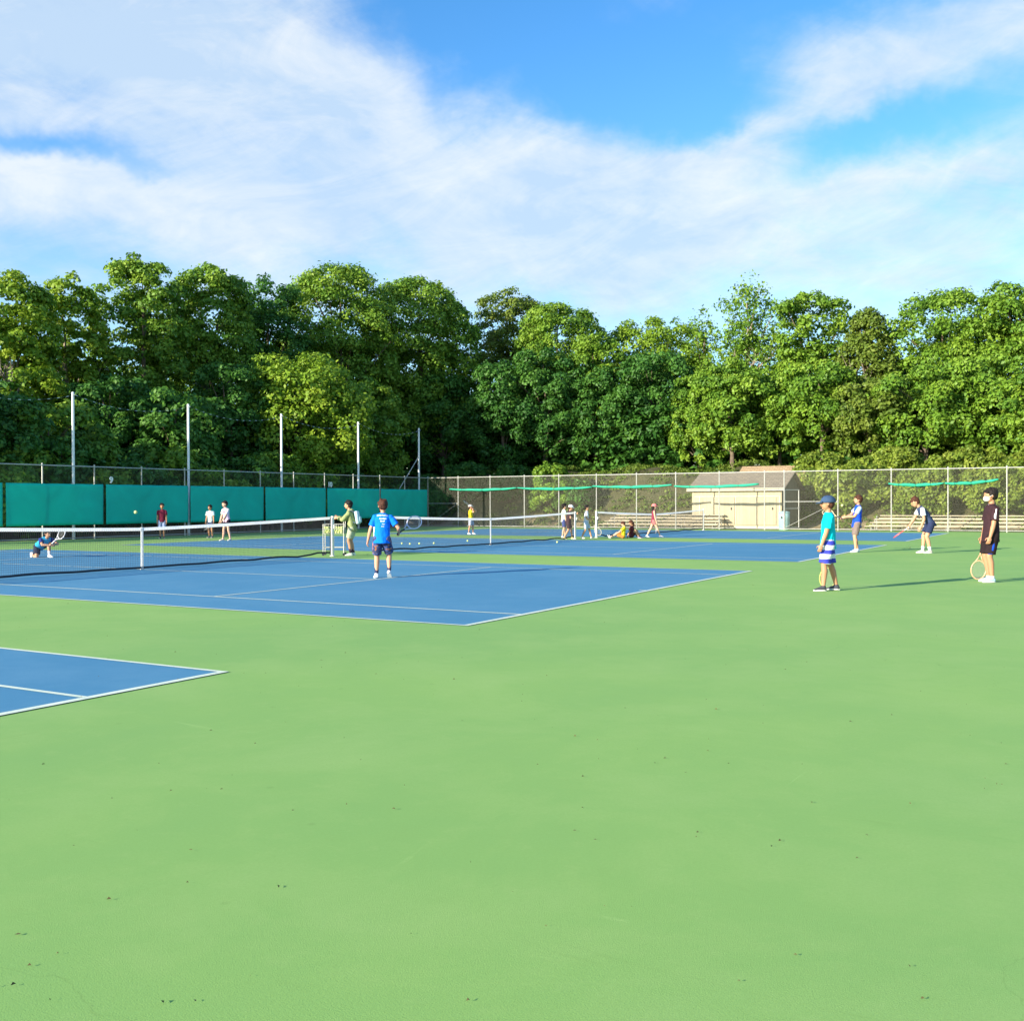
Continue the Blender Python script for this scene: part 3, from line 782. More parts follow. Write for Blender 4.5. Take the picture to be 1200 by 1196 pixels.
def bank_cover():
    rg = np.random.default_rng(12); cs = []; rs = []
    for k in range(1500):
        x = rg.uniform(-22, 32); y = rg.uniform(47.6, 56.5); r_ = rg.uniform(.18, .5)
        cs.append((x, y, hgt(x, y)+r_*.15)); rs.append(r_)
    me = leaves_mesh('cover', np.array(cs), np.array(rs), 52000, .13, 31, np.array([5, 50, -40.]), flat=.6, tint0=.35)
    tag(link('bank_undergrowth', me, LM['olive']), 'low weeds and ivy covering the bank behind the back fence', 'undergrowth', kind='stuff')
bank_cover()
# shrubs on the bank seen through the back fence
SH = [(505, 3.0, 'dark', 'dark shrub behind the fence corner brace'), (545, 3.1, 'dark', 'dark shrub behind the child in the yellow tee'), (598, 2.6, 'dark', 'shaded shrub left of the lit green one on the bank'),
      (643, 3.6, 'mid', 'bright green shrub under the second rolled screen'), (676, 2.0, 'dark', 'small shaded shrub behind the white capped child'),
      (962, 3.0, 'bush', 'yellow green shrub just right of the sheds'), (990, 3.4, 'bush', 'yellow green shrub behind the boy in the blue jersey'), (1022, 2.9, 'bush', 'yellow green shrub left of the fifth rolled screen'),
      (1052, 2.5, 'bush', 'low yellow shrub behind the bending boy'), (1082, 2.9, 'bush', 'yellow shrub above the bending boy\'s back'), (1112, 3.1, 'bush', 'yellow shrub left of the masked boy'), (1140, 2.6, 'bush', 'yellow shrub behind the masked boy\'s face'),
      (1166, 3.0, 'bush', 'yellow shrub right behind the masked boy\'s hair'), (1195, 2.2, 'bush', 'low yellow shrub at the right edge'), (1228, 3.0, 'bush', 'shrub beyond the right edge of the photo')]
for i, (px, h_, kd, lb) in enumerate(SH):
    p = on_back(px, 49.2+.9*(i % 3)); z = hgt(p.x, p.y)
    tree('shrub', lb, (p.x, p.y, z), h_*.95, 1.25, kd, 900+i*3, zlow=.0, size=.15, dens=.5, group='shrubs on the bank behind the back fence', cat='shrub')
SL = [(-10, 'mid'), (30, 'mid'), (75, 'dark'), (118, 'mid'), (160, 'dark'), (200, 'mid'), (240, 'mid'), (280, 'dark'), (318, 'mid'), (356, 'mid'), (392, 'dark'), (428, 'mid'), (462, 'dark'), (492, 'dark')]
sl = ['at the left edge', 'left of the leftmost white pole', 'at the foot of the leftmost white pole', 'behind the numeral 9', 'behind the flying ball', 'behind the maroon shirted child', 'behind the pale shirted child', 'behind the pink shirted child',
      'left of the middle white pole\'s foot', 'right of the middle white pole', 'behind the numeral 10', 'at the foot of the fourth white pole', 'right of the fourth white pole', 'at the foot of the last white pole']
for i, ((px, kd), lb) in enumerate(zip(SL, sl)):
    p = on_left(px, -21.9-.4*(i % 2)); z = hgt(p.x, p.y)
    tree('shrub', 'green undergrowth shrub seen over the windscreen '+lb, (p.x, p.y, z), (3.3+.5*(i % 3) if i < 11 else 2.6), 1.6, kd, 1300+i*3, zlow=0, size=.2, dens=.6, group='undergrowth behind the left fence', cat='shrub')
# the tree row goes on past the left edge of the frame
for i, (y, X, H) in enumerate([(9, -26, 8.5), (5, -29, 10), (-2, -33, 9.5)]):
    tree('broadleaf_tree', ['tree past the left edge nearest the frame', 'second tree past the left edge', 'third tree past the left edge'][i], (X, y, hgt(X, y)), H, 3.2, 'mid', 1500+i, group='trees behind the courts')

# ------------------------------------------------------------------ rackets and balls
def racket(label, butt, d, nrm, col=(.7, .7, .68), col2=None, grip='grip', L=.66):
    butt = Vector(butt); X = Vector(d).normalized(); Z = Vector(nrm); Z = (Z-X*Z.dot(X)).normalized(); Yv = Z.cross(X)
    root = empty('tennis_racket', butt, 0, label, 'tennis racket', 'rackets held by the players')
    root.rotation_euler = Matrix((X, Yv, Z)).transposed().to_euler()
    cx = L-.165; pts = [(cx+.165*math.cos(t), .125*math.sin(t), 0) for t in [2*PI*k/36 for k in range(36)]]
    bm = bmesh.new(); path(bm, pts, .0105, 8, closed=True)
    for s in (-1, 1): path(bm, [(L-.66+.22, s*.008, 0), (cx-.2, s*.035, 0), (cx-.125, s*.08, 0)], .009, 8)
    tube(bm, (L-.66+.18, 0, 0), (L-.66+.24, 0, 0), .014, .013)
    link('frame', bm, simple('racket_paint', col, .35, .05, 4, spec=.6), root, smooth=True)
    bm = bmesh.new(); n = 15
    for i in range(1, n):
        y = -.125+.25*i/n; h = .165*math.sqrt(max(0, 1-(y/.125)**2)); tube(bm, (cx-h, y, 0), (cx+h, y, 0), .0007, n=4, cap=False)
    for i in range(1, 19):
        x = -.165+.33*i/19; h = .125*math.sqrt(max(0, 1-(x/.165)**2)); tube(bm, (cx+x, -h, .001), (cx+x, h, .001), .0007, n=4, cap=False)
    link('strings', bm, M['string'], root)
    bm = bmesh.new(); tube(bm, (0, 0, 0), (.19, 0, 0), .0165, .0145, 8); tube(bm, (-.008, 0, 0), (.006, 0, 0), .019, .018, 8); link('grip', bm, M[grip], root)
    return root
def tball(label, p, r=.034):
    bm = bmesh.new(); bmesh.ops.create_icosphere(bm, subdivisions=3, radius=r)
    o = link('tennis_ball', bm, M['ball'], smooth=True); o.location = p
    bm = bmesh.new(); pts = []
    for k in range(40):
        t = 2*PI*k/40; a = PI/2-(PI/2-.44)*math.cos(t); b_ = t/1 + .44*math.sin(2*t)
        pts.append(Vector((math.sin(a)*math.cos(b_), math.sin(a)*math.sin(b_), math.cos(a)))*(r*.995))
    path(bm, pts, .0013, 5, closed=True); link('seam', bm, M['white_tape'], o)
    return tag(o, label, 'ball', 'tennis balls')

# ------------------------------------------------------------------ people
def ik(a, t, l1, l2, pole):
    a, t = Vector(a), Vector(t); d = t-a; L = min(d.length, (l1+l2)*.998); d = d.normalized(); t = a+d*L
    x = (l1*l1-l2*l2+L*L)/(2*L); h = math.sqrt(max(0, l1*l1-x*x)); p = Vector(pole); p = (p-d*p.dot(d))
    p = p.normalized() if p.length > 1e-5 else Vector((1, 0, 0))
    return a+d*x+p*h, t
def person(label, pos, yaw, H, pose, wear, near=False, group=None):
    """pose in units of H: x forward, y left, z up."""
    root = empty('person', (pos[0], pos[1], pos[2] if len(pos) > 2 else 0), R(yaw), label, 'person', group)
    vx = .0065 if near else .010
    g = lambda k, d: pose.get(k, d)
    P = Vector(g('pelvis', (0, 0, .515)))*H
    lean = R(g('lean', 3)); side = R(g('side', 0)); tw = R(g('twist', 0)); turn = R(g('turn', 0)); nod = R(g('nod', 0))
    S = Vector((math.sin(lean), math.sin(side), math.cos(lean)*math.cos(side))).normalized()
    F = Vector((math.cos(lean), 0, -math.sin(lean)))
    Lv = S.cross(F).normalized(); F = Lv.cross(S)
    q = Matrix.Rotation(tw, 3, S); SF = q @ F; SL_ = q @ Lv
    if g('hipturn', 0):
        Lp = Matrix.Rotation(R(g('hipturn', 0)), 3, S) @ Lv
    else: Lp = Lv.copy()
    Lp.z *= .3; Lp.normalize(); Fp = Lp.cross(Vector((0, 0, 1)) if lean < .9 else S).normalized()
    C = P+S*.275*H; NB = P+S*.335*H
    sh = {1: C+SL_*.098*H+S*.003*H, -1: C-SL_*.098*H+S*.003*H}
    hp = {1: P+Lp*.052*H, -1: P-Lp*.052*H}
    hand = {1: Vector(g('lh', (.02, .155, .385)))*H, -1: Vector(g('rh', (.02, -.155, .385)))*H}
    foot = {1: Vector(g('lf', (0, .06, .045)))*H, -1: Vector(g('rf', (0, -.06, .045)))*H}
    fy = {1: R(g('lfy', 10)), -1: R(g('rfy', -10))}
    fp = {1: R(g('lfp', 0)), -1: R(g('rfp', 0))}   # heel up
    ep = {1: g('lep', (-1, .4, -.3)), -1: g('rep', (-1, -.4, -.3))}
    kp = {1: g('lkp', (1, .12, .2)), -1: g('rkp', (1, -.12, .2))}
    el, wr, kn, an = {}, {}, {}, {}
    for s in (1, -1):
        el[s], wr[s] = ik(sh[s], hand[s], .168*H, .145*H, ep[s])
        kn[s], an[s] = ik(hp[s], foot[s], .238*H, .238*H, kp[s])
    # head frame
    HF = Matrix.Rotation(turn, 3, 'Z') @ (Matrix.Rotation(tw, 3, 'Z') @ Vector((1, 0, 0)))
    hl = Vector((0, 0, 1)).cross(HF).normalized()
    hr = Matrix.Rotation(nod+lean*.55, 3, hl); HF = hr @ HF; HU = hr @ Vector((0, 0, 1)); HLf = HU.cross(HF).normalized()
    NT = NB+(S*.5+HU*.5)*.026*H
    HC = NT+HU*.068*H+HF*.012*H
    HM = Matrix((HF, HLf, HU)).transposed()
    hp3 = lambda x, y, z: HC+HF*x*H+HLf*y*H+HU*z*H
    bm = bmesh.new()
    # torso
    loft(bm, [(P-S*.045*H, Lp, Fp, .062*H, .048*H), (P-S*.01*H, Lp, Fp, .086*H, .062*H), (P+S*.04*H, Lp, Fp, .080*H, .058*H), (P+S*.11*H, Lv, F, .070*H, .050*H),
              (P+S*.19*H, SL_, SF, .083*H, .056*H), (P+S*.25*H, SL_, SF, .094*H, .055*H), (P+S*.285*H, SL_, SF, .085*H, .045*H), (P+S*.315*H, SL_, SF, .042*H, .036*H), (NB, SL_, SF, .030*H, .032*H)])
    cone(bm, NB-S*.02*H, NT+HU*.02*H, .031*H, .029*H)
    for s in (1, -1):
        ball(bm, sh[s], .036*H); cone(bm, sh[s], el[s], .031*H, .024*H); cone(bm, el[s].lerp(wr[s], .02), el[s].lerp(wr[s], .3), .0235*H, .0245*H)
        cone(bm, el[s].lerp(wr[s], .3), wr[s], .0245*H, .0155*H)
        cone(bm, hp[s], hp[s].lerp(kn[s], .5), .056*H, .046*H); cone(bm, hp[s].lerp(kn[s], .5), kn[s], .046*H, .034*H)
        back = (kn[s]-hp[s]).normalized().cross(Lp); ca = kn[s].lerp(an[s], .3)-Vector((math.cos(fy[s]), math.sin(fy[s]), 0))*.008*H
        cone(bm, kn[s], ca, .033*H, .034*H); cone(bm, ca, an[s], .034*H, .020*H)
        # hand
        fd_ = (wr[s]-el[s]).normalized()
        if pose.get('lhd' if s == 1 else 'rhd'): fd_ = Vector(pose['lhd' if s == 1 else 'rhd']).normalized()
        pn = Vector((0, -s, 0)); pn = pn-fd_*pn.dot(fd_); pn = pn.normalized() if pn.length > .2 else Vector((0, 0, -1))
        sd = fd_.cross(pn).normalized()
        if sd.x > 0 and abs(fd_.z) > .5: pass
        thumbside = sd if sd.x > -.0 else -sd
        ph = Matrix((fd_, sd, pn)).transposed()
        ball(bm, wr[s]+fd_*.028*H, (.030*H, .024*H, .012*H), 2, ph)
        curl = g('curl', .75)
        for k, (o_, ln) in enumerate(((-.017, .040), (-.006, .046), (.006, .043), (.017, .034))):
            b0 = wr[s]+fd_*.048*H+thumbside*(-o_)*H
            c1 = fd_*math.cos(curl*.6)+pn*math.sin(curl*.6); c2 = fd_*math.cos(curl*1.7)+pn*math.sin(curl*1.7)
            b1 = b0+c1*ln*.5*H; b2 = b1+c2*ln*.5*H
            tube(bm, b0-fd_*.012*H, b1, .0062*H, .0058*H, 7); tube(bm, b1, b2, .0058*H, .0048*H, 7); ball(bm, b2, .005*H, 1); ball(bm, b1, .0058*H, 1)
        t0 = wr[s]+fd_*.012*H+thumbside*.018*H; t1 = t0+(fd_*.6+thumbside*.7+pn*.3).normalized()*.024*H; t2 = t1+(fd_*.85+pn*.5).normalized()*.02*H
        cone(bm, t0, t1, .0075*H, .0062*H, 7); cone(bm, t1, t2, .0062*H, .005*H, 7)
    # head
    ball(bm, hp3(-.008, 0, .012), (.070*H, .055*H, .060*H), 3, HM)
    ball(bm, hp3(.014, 0, -.020), (.046*H, .043*H, .052*H), 3, HM)
    ball(bm, hp3(.038, 0, -.052), (.017*H, .020*H, .013*H), 2, HM)
    cone(bm, hp3(.058, 0, .004), hp3(.070, 0, -.016), .005*H, .0085*H)
    for s in (1, -1):
        ball(bm, hp3(-.004, s*.057, -.006), (.011*H, .005*H, .017*H), 2, HM)
        ball(bm, hp3(.050, s*.020, .012), (.01*H, .016*H, .006*H), 2, HM)
    body = link('body', remesh(bm, vx, 2), M[wear.get('skin', 'skin')], root)
    # eyes, mouth
    for s in (1, -1):
        bm = bmesh.new(); ball(bm, hp3(.0565, s*.021, -.001), (.006*H, .009*H, .0045*H), 2, HM); link('eye', bm, M['eye'], root)
    if not wear.get('mask'):
        bm = bmesh.new(); ball(bm, hp3(.0575, 0, -.037), (.006*H, .015*H, .0045*H), 2, HM); link('mouth', bm, M['lip'], root)
    # hair
    hm = M[wear.get('hair', 'hair_black')]; rr = random.Random(label)
    bm = bmesh.new()
    cpd = .9 if wear.get('cap') else 1
    ball(bm, hp3(-.020, 0, .024 if cpd == 1 else .012), (.068*H*cpd, .061*H*cpd, .063*H*cpd), 3, HM)
    ball(bm, hp3(-.034, 0, -.004), (.046*H, .055*H, .052*H), 3, HM)
    if not wear.get('cap'):
        for k in range(26):
            a = rr.uniform(-2.6, 2.6); e = rr.uniform(.15, 1.3); d = Vector((math.cos(a)*math.cos(e), math.sin(a)*math.cos(e), math.sin(e)))
            ball(bm, hp3(-.018+d.x*.060, d.y*.052, .026+d.z*.056), rr.uniform(.009, .021)*H, 2)
        for k in range(7):
            ball(bm, hp3(.040+rr.uniform(0, .010), (k-3)*.013, .044+rr.uniform(-.006, .004)), .012*H, 2)
    if wear.get('long'):
        for k in range(9):
            a = R(100+20*k); path(bm, [hp3(-.02+.05*math.cos(a), .052*math.sin(a), .0), hp3(-.045+.03*math.cos(a), .045*math.sin(a), -.06), hp3(-.055+.02*math.cos(a), .036*math.sin(a), -.13)], [.022*H, .02*H, .012*H], 8)
    link('hair', remesh(bm, vx*.8, 1, .022), hm, root)
    if wear.get('cap'):
        bm = bmesh.new(); cm = cloth(wear['cap'], 'cap_cloth')
        L_ = []
        for i in range(9):
            e = i/8*PI/2; L_.append((hp3(-.012, 0, .010+.080*math.sin(e)), HF, HLf, .082*H*math.cos(e)**.8+.001, .070*H*math.cos(e)**.8+.001))
        loft(bm, L_, 24); cb = link('cap', bm, cm, root, smooth=True)
        bm = bmesh.new()
        if g('capback', False): sgn = -1
        else: sgn = 1
        n = 12; A = []; Q = []
        for i in range(n+1):
            a = -PI/2*.82+PI*.82*i/n
            A.append((.058*sgn, .060*math.sin(a), .022-.0*i)); Q.append((sgn*(.040+.082*math.cos(a)), .060*math.sin(a), .016-.014*math.cos(a)))
        va = [bm.verts.new(hp3(*v)) for v in A]; vb = [bm.verts.new(hp3(*v)) for v in Q]
        va2 = [bm.verts.new(hp3(v[0], v[1], v[2]+.005)) for v in A]; vb2 = [bm.verts.new(hp3(v[0], v[1], v[2]+.005)) for v in Q]
        for i in range(n):
            bm.faces.new((va[i], va[i+1], vb[i+1], vb[i])); bm.faces.new((va2[i], vb2[i], vb2[i+1], va2[i+1])); bm.faces.new((vb[i], vb[i+1], vb2[i+1], vb2[i]))
        link('brim', bm, cm, cb)
    if wear.get('mask'):
        bm = bmesh.new(); ball(bm, hp3(.036, 0, -.030), (.040*H, .041*H, .034*H), 3, HM); mk = link('face_mask', remesh(bm, .006, 3), cloth((.85, .86, .86), 'mask_cloth', .2), root)
        for s in (1, -1):
            bm = bmesh.new(); path(bm, [hp3(.03, s*.043, -.015), hp3(.0, s*.060, .004), hp3(-.01, s*.058, -.01)], .0022*H, 5); link('ear_loop', bm, mk.data.materials[0], mk)
    # shirt
    bm = bmesh.new(); hem = wear.get('hem', -.03); lo = wear.get('loose', 1.0)
    loft(bm, [(P+S*hem*H, Lp, Fp, .104*H*lo, .080*H*lo), (P+S*.03*H, Lp, Fp, .098*H*lo, .074*H*lo), (P+S*.11*H, Lv, F, .092*H*lo, .068*H*lo),
              (P+S*.19*H, SL_, SF, .096*H, .068*H), (P+S*.25*H, SL_, SF, .107*H, .064*H), (P+S*.29*H, SL_, SF, .108*H, .054*H), (P+S*.312*H, SL_, SF, .078*H, .046*H), (P+S*.326*H, SL_, SF, .048*H, .042*H), (NB-S*.002*H, SL_, SF, .036*H, .037*H)], 28)
    slv = wear.get('sleeve', .62); sm_ = []
    def sleeve(b_, s, ex=0):
        ball(b_, sh[s], .040*H+ex)
        if slv <= 1:
            e = sh[s].lerp(el[s], slv); tube(b_, sh[s], e, .038*H+ex, .044*H+ex, 16)
        else:
            cone(b_, sh[s], el[s], .038*H+ex, .036*H+ex); tube(b_, el[s], el[s].lerp(wr[s], slv-1), .035*H+ex, .026*H+ex, 14)
    if slv > 0 and not wear.get('sleevecol'):
        for s in (1, -1): sleeve(bm, s)
    shirt = link('shirt', remesh(bm, vx, 4 if near else 2, .026), wear['shirtmat'] if wear.get('shirtmat') else cloth(wear['shirt'], 'shirt_cloth'), root)
    if wear.get('sleevecol'):
        for s in (1, -1):
            b2 = bmesh.new(); sleeve(b2, s); link('sleeve', remesh(b2, vx, 2), cloth(wear['sleevecol'], 'sleeve_cloth'), shirt)
    if wear.get('stripe'):
        for s in (1, -1):
            b2 = bmesh.new(); e = sh[s].lerp(el[s], slv); o_ = (Lv*s*.8+SF*.15).normalized(); ax_ = (e-sh[s]).normalized(); o_ = (o_-ax_*o_.dot(ax_)).normalized(); sd_ = ax_.cross(o_)
            loft(b2, [(sh[s]+o_*.022*H+ax_*.002*H, sd_, o_, .014*H, .018*H), (sh[s].lerp(e, .5)+o_*.022*H, sd_, o_, .018*H, .021*H), (e+o_*.024*H-ax_*.012*H, sd_, o_, .020*H, .0225*H)], 14)
            link('sleeve_stripe', b2, cloth(wear['stripe'], 'stripe_cloth'), shirt, smooth=True)
    if wear.get('collar'):
        b2 = bmesh.new(); x_, y_ = SL_, SF
        path(b2, [NB-S*.010*H+x_*math.cos(t)*.040*H+y_*math.sin(t)*.040*H for t in [2*PI*k/20 for k in range(20)]], .006*H, 6, closed=True)
        link('collar', b2, cloth(wear['collar'], 'collar_cloth'), shirt, smooth=True)
    if wear.get('hood'):
        b2 = bmesh.new(); ball(b2, NB-SF*.045*H-S*.012*H, (.035*H, .055*H, .032*H), 3, Matrix((SF, SL_, S)).transposed()); link('hood', remesh(b2, vx, 2), cloth(wear['shirt'], 'shirt_cloth'), shirt)
    # shorts
    bm = bmesh.new(); sl_ = wear.get('shortlen', .80); wd = wear.get('wide', 1.0)
    loft(bm, [(P-S*.055*H, Lp, Fp, .092*H*wd, .066*H), (P-S*.01*H, Lp, Fp, .094*H, .070*H), (P+S*.04*H, Lp, Fp, .089*H, .067*H)], 24)
    for s in (1, -1):
        e = hp[s].lerp(kn[s], sl_); ball(bm, hp[s], .060*H*wd); tube(bm, hp[s], e, .061*H*wd, .056*H*wd, 18)
    shorts = link('shorts', remesh(bm, vx, 4 if near else 2, .024), wear['shortmat'] if wear.get('shortmat') else cloth(wear['shorts'], 'shorts_cloth'), root)
    if wear.get('panel'):
        for s in (1, -1):
            b2 = bmesh.new(); a_ = hp[s]+Lp*s*.03*H-Fp*.0*H; e = hp[s].lerp(kn[s], sl_)+Lp*s*.03*H
            loft(b2, [(a_, Fp, Lp, .020*H, .035*H), (a_.lerp(e, .5), Fp, Lp, .027*H, .0335*H), (e, Fp, Lp, .034*H, .0305*H)], 14); link('side_panel', b2, cloth(wear['panel'], 'panel_cloth'), shorts, smooth=True)
    # socks and shoes
    for s in (1, -1):
        if wear.get('sock'):
            b2 = bmesh.new(); tube(b2, an[s].lerp(kn[s], wear.get('sockh', .2)), an[s]-Vector((0, 0, .01)), .028*H, .024*H, 14); link('sock', b2, cloth(wear['sock'], 'sock_cloth'), root, smooth=True)
        f = Vector((math.cos(fy[s]), math.sin(fy[s]), 0)); l_ = Vector((-f.y, f.x, 0))
        f2 = (f*math.cos(fp[s])-Vector((0, 0, 1))*math.sin(fp[s])); u2 = l_.cross(f2)*-1 if False else f2.cross(l_)
        a0 = an[s]; heel = a0-f2*.030*H-u2*.036*H
        fm = lambda x, y, z: a0+f2*x*H+l_*y*H+u2*(z-.045)*H
        b2 = bmesh.new()
        loft(b2, [(fm(-.035, 0, .022), l_, u2, .012*H, .014*H), (fm(-.022, 0, .026), l_, u2, .024*H, .024*H), (fm(.0, 0, .032), l_, u2, .027*H, .029*H), (fm(.03, 0, .026), l_, u2, .027*H, .023*H),
                  (fm(.065, 0, .019), l_, u2, .029*H, .016*H), (fm(.092, 0, .014), l_, u2, .024*H, .010*H), (fm(.106, 0, .010), l_, u2, .010*H, .005*H)], 18)
        tube(b2, fm(0, 0, .035), fm(-.003, 0, .058), .026*H, .025*H, 14)
        so = link('shoe', remesh(b2, .006, 2), cloth(wear.get('shoe', (.75, .75, .73)), 'shoe_fabric', .3), root)
        b2 = bmesh.new(); N_ = 20; lo_ = []; hi_ = []
        for k in range(N_):
            t = 2*PI*k/N_; x = .035+.074*math.cos(t); y = (.027+.004*math.cos(t))*math.sin(t)
            lo_.append(b2.verts.new(fm(x, y, .001))); hi_.append(b2.verts.new(fm(x, y, .014)))
        b2.faces.new(lo_[::-1]); b2.faces.new(hi_)
        for k in range(N_): b2.faces.new((lo_[k], lo_[(k+1) % N_], hi_[(k+1) % N_], hi_[k]))
        link('sole', b2, M['sole'], so)
    MW = Matrix.Translation(root.location) @ Matrix.Rotation(R(yaw), 4, 'Z')
    W2 = lambda v: MW @ Vector(v)
    D2 = lambda v: MW.to_3x3() @ Vector(v)
    def grip_point(s):
        fd_ = (wr[s]-el[s]).normalized(); pn = Vector((0, -s, 0)); pn = (pn-fd_*pn.dot(fd_)); pn = pn.normalized() if pn.length > .2 else Vector((0, 0, -1))
        return W2(wr[s]+fd_*.045*H+pn*.018*H)
    return dict(root=root, shirt=shirt, L=grip_point(1), Rr=grip_point(-1), W=W2, D=D2, P=P, S=S, F=F, Lv=Lv, H=H, C=C, SF=SF, SL=SL_)
def ht(px, topy, basey): # body height from the photo
    p = ground(px, basey); return CP.z+(589.5-topy-0)*fd(p)/FPX
def gh(px, py): return ground(px, py)
# ---- the players, one by one
def stripes_mat():
    m, nt, b = newmat('striped_shorts_cloth'); s = node(nt, 'ShaderNodeSeparateXYZ'); nt.links.new(objco(nt), s.inputs[0])
    def mth(op, a, v):
        n = node(nt, 'ShaderNodeMath', operation=op); nt.links.new(a, n.inputs[0]); n.inputs[1].default_value = v; return n.outputs[0]
    w = noise(nt, 5, 2, objco(nt)); z = node(nt, 'ShaderNodeMath', operation='ADD'); nt.links.new(s.outputs[2], z.inputs[0]); nt.links.new(mth('MULTIPLY', w, .02), z.inputs[1])
    f = mth('FRACT', mth('DIVIDE', mth('ADD', z.outputs[0], .055), .145), 1)
    fr = mth('GREATER_THAN', f, .5)
    nt.links.new(mixrgb(nt, fr, (.75, .74, .76), (.03, .04, .42)), b.inputs['Base Color']); b.inputs['Roughness'].default_value = .85
    bump(nt, b, noise(nt, 9, 3, objco(nt, (1, 1, .45)), dist=1.2), .5, .02); return m
def camo_mat():
    m, nt, b = newmat('patterned_shorts_cloth'); v = node(nt, 'ShaderNodeTexVoronoi'); v.inputs['Scale'].default_value = 28; nt.links.new(objco(nt), v.inputs[0])
    s = node(nt, 'ShaderNodeSeparateColor'); nt.links.new(v.outputs['Color'], s.inputs[0])
    c = mixrgb(nt, ramp(nt, s.outputs[0], .55, .6), (.02, .03, .09), (.05, .08, .22)); c = mixrgb(nt, ramp(nt, s.outputs[1], .85, .88), c, (.30, .12, .06))
    nt.links.new(c, b.inputs['Base Color']); b.inputs['Roughness'].default_value = .8; return m
def place_person(px, py, top, label, yaw, pose, wear, near=False, add=0):
    p = ground(px, py); H = (CP.z+(589.5-top)*fd(p)/FPX)+add
    return person(label, (p.x, p.y, .004), yaw, H, pose, wear, near)

p1 = place_person(967, 692, 585.5, 'boy in turquoise tee, navy cap and blue and white striped shorts', 202,
    dict(lh=(.085, .150, .405), rh=(-.075, -.145, .42), lf=(.03, .07, .045), rf=(-.125, -.045, .045), lfy=8, rfy=-14, lean=-1, lep=(-1, .3, -.1), nod=2, pelvis=(-.03, 0, .515)),
    dict(shirt=(.0, .52, .62), shortmat=stripes_mat(), cap=(.035, .07, .14), hair='hair_brown', shoe=(.05, .055, .07), skin='skin_tan', sleeve=.72, hem=-.055, loose=1.05, shortlen=.93, wide=1.12), near=True)
racket('yellow and dark racket hanging from the turquoise shirted boy\'s hand', p1['Rr'], p1['D']((.08, .0, -1)), p1['D']((.35, .9, .05)), (.38, .42, .10), L=.63)

p2 = place_person(1160, 682, 576.5, 'boy in white face mask and black jersey with white sleeve stripes', 208,
    dict(lh=(.07, .150, .43), rh=(.03, -.13, .475), lf=(.0, .06, .045), rf=(-.015, -.06, .045), lfy=5, rfy=-8, lean=-2, lep=(-1, .3, -.1), pelvis=(-.01, 0, .515), nod=6),
    dict(shirt=(.035, .015, .02), shorts=(.018, .010, .012), stripe=(.75, .72, .78), mask=True, hair='hair_black', shoe=(.35, .50, .60), skin='skin_tan', sleeve=.75, hem=-.075, loose=1.07, collar=(.6, .6, .65), panel=(.01, .07, .55), shortlen=.88, wide=1.08, sock=(.6, .6, .6), sockh=.1), near=True)
racket('red and white framed racket hanging beside the masked boy\'s legs', p2['Rr'], p2['D']((.13, .03, -1)), p2['D']((.1, 1, .1)), (.62, .34, .20), L=.68)

p3 = place_person(1086, 648, 585, 'boy bending forward in navy jersey with white sleeves, about to pick up a ball', 205,
    dict(pelvis=(-.06, 0, .50), lean=34, nod=14, lh=(.13, .11, .43), rh=(.27, -.07, .44), lf=(-.04, .055, .045), rf=(.05, -.05, .045), lep=(-1, .4, .2), rep=(-1, -.4, .2), lfy=6, rfy=-6),
    dict(shirt=(.03, .05, .11), shorts=(.02, .03, .08), sleevecol=(.75, .75, .78), hair='hair_brown', shoe=(.45, .42, .40), sock=(.75, .75, .75), sockh=.28, hem=-.03, shortlen=.72), near=True, add=.12)
racket('red headed racket held low by the bending boy', p3['Rr'], p3['D']((.34, -.78, -.40)), p3['D']((.2, .5, .9)), (.65, .08, .10), grip='grip_white', L=.66)

p4 = place_person(1004, 647, 583.5, 'boy in bright blue jersey with pale sleeve watching a ball above his racket', 207,
    dict(lh=(.20, .05, .635), rh=(.22, -.04, .62), lf=(.03, .05, .045), rf=(-.03, -.06, .045), lean=-5, nod=0, pelvis=(0, 0, .515), lep=(-1, .2, -.9), rep=(-.8, -.3, -.8), lfy=12, rfy=-5),
    dict(shirt=(.01, .07, .62), sleevecol=(.42, .55, .85), shorts=(.20, .15, .13), hair='hair_brown', shoe=(.78, .78, .78), skin='skin', hem=-.06, shortlen=.85, sock=(.75, .75, .75), sockh=.08), near=True)
racket('pale framed racket held up by the boy in the blue jersey', p4['Rr'], p4['D']((.62, -.70, .33)), p4['D']((.1, .7, .7)), (.62, .52, .30), L=.66)

p5 = place_person(449, 677, 585, 'boy seen from behind in bright blue tee with white print', 122,
    dict(lh=(.03, .195, .475), rh=(.12, -.195, .575), lf=(.0, .085, .045), rf=(.03, -.075, .075), rfp=38, lfp=12, lfy=18, rfy=-4, lean=10, pelvis=(-.035, .012, .495), side=-2, lep=(-.5, .9, 0), rep=(-.6, -.6, -.5), nod=4, turn=8),
    dict(shirt=(.0, .17, .78), shortmat=camo_mat(), hair='hair_brown', shoe=(.70, .70, .72), sock=(.03, .04, .09), sockh=.34, hem=-.05, loose=1.02, shortlen=.86, wide=1.05, panel=(.65, .16, .13), sleeve=.68), near=True)
racket('white racket held out to the right by the boy in the bright blue tee', p5['Rr'], p5['D']((.50, -.60, .42)), p5['D']((-.75, -.35, .45)), (.62, .62, .72), L=.62)
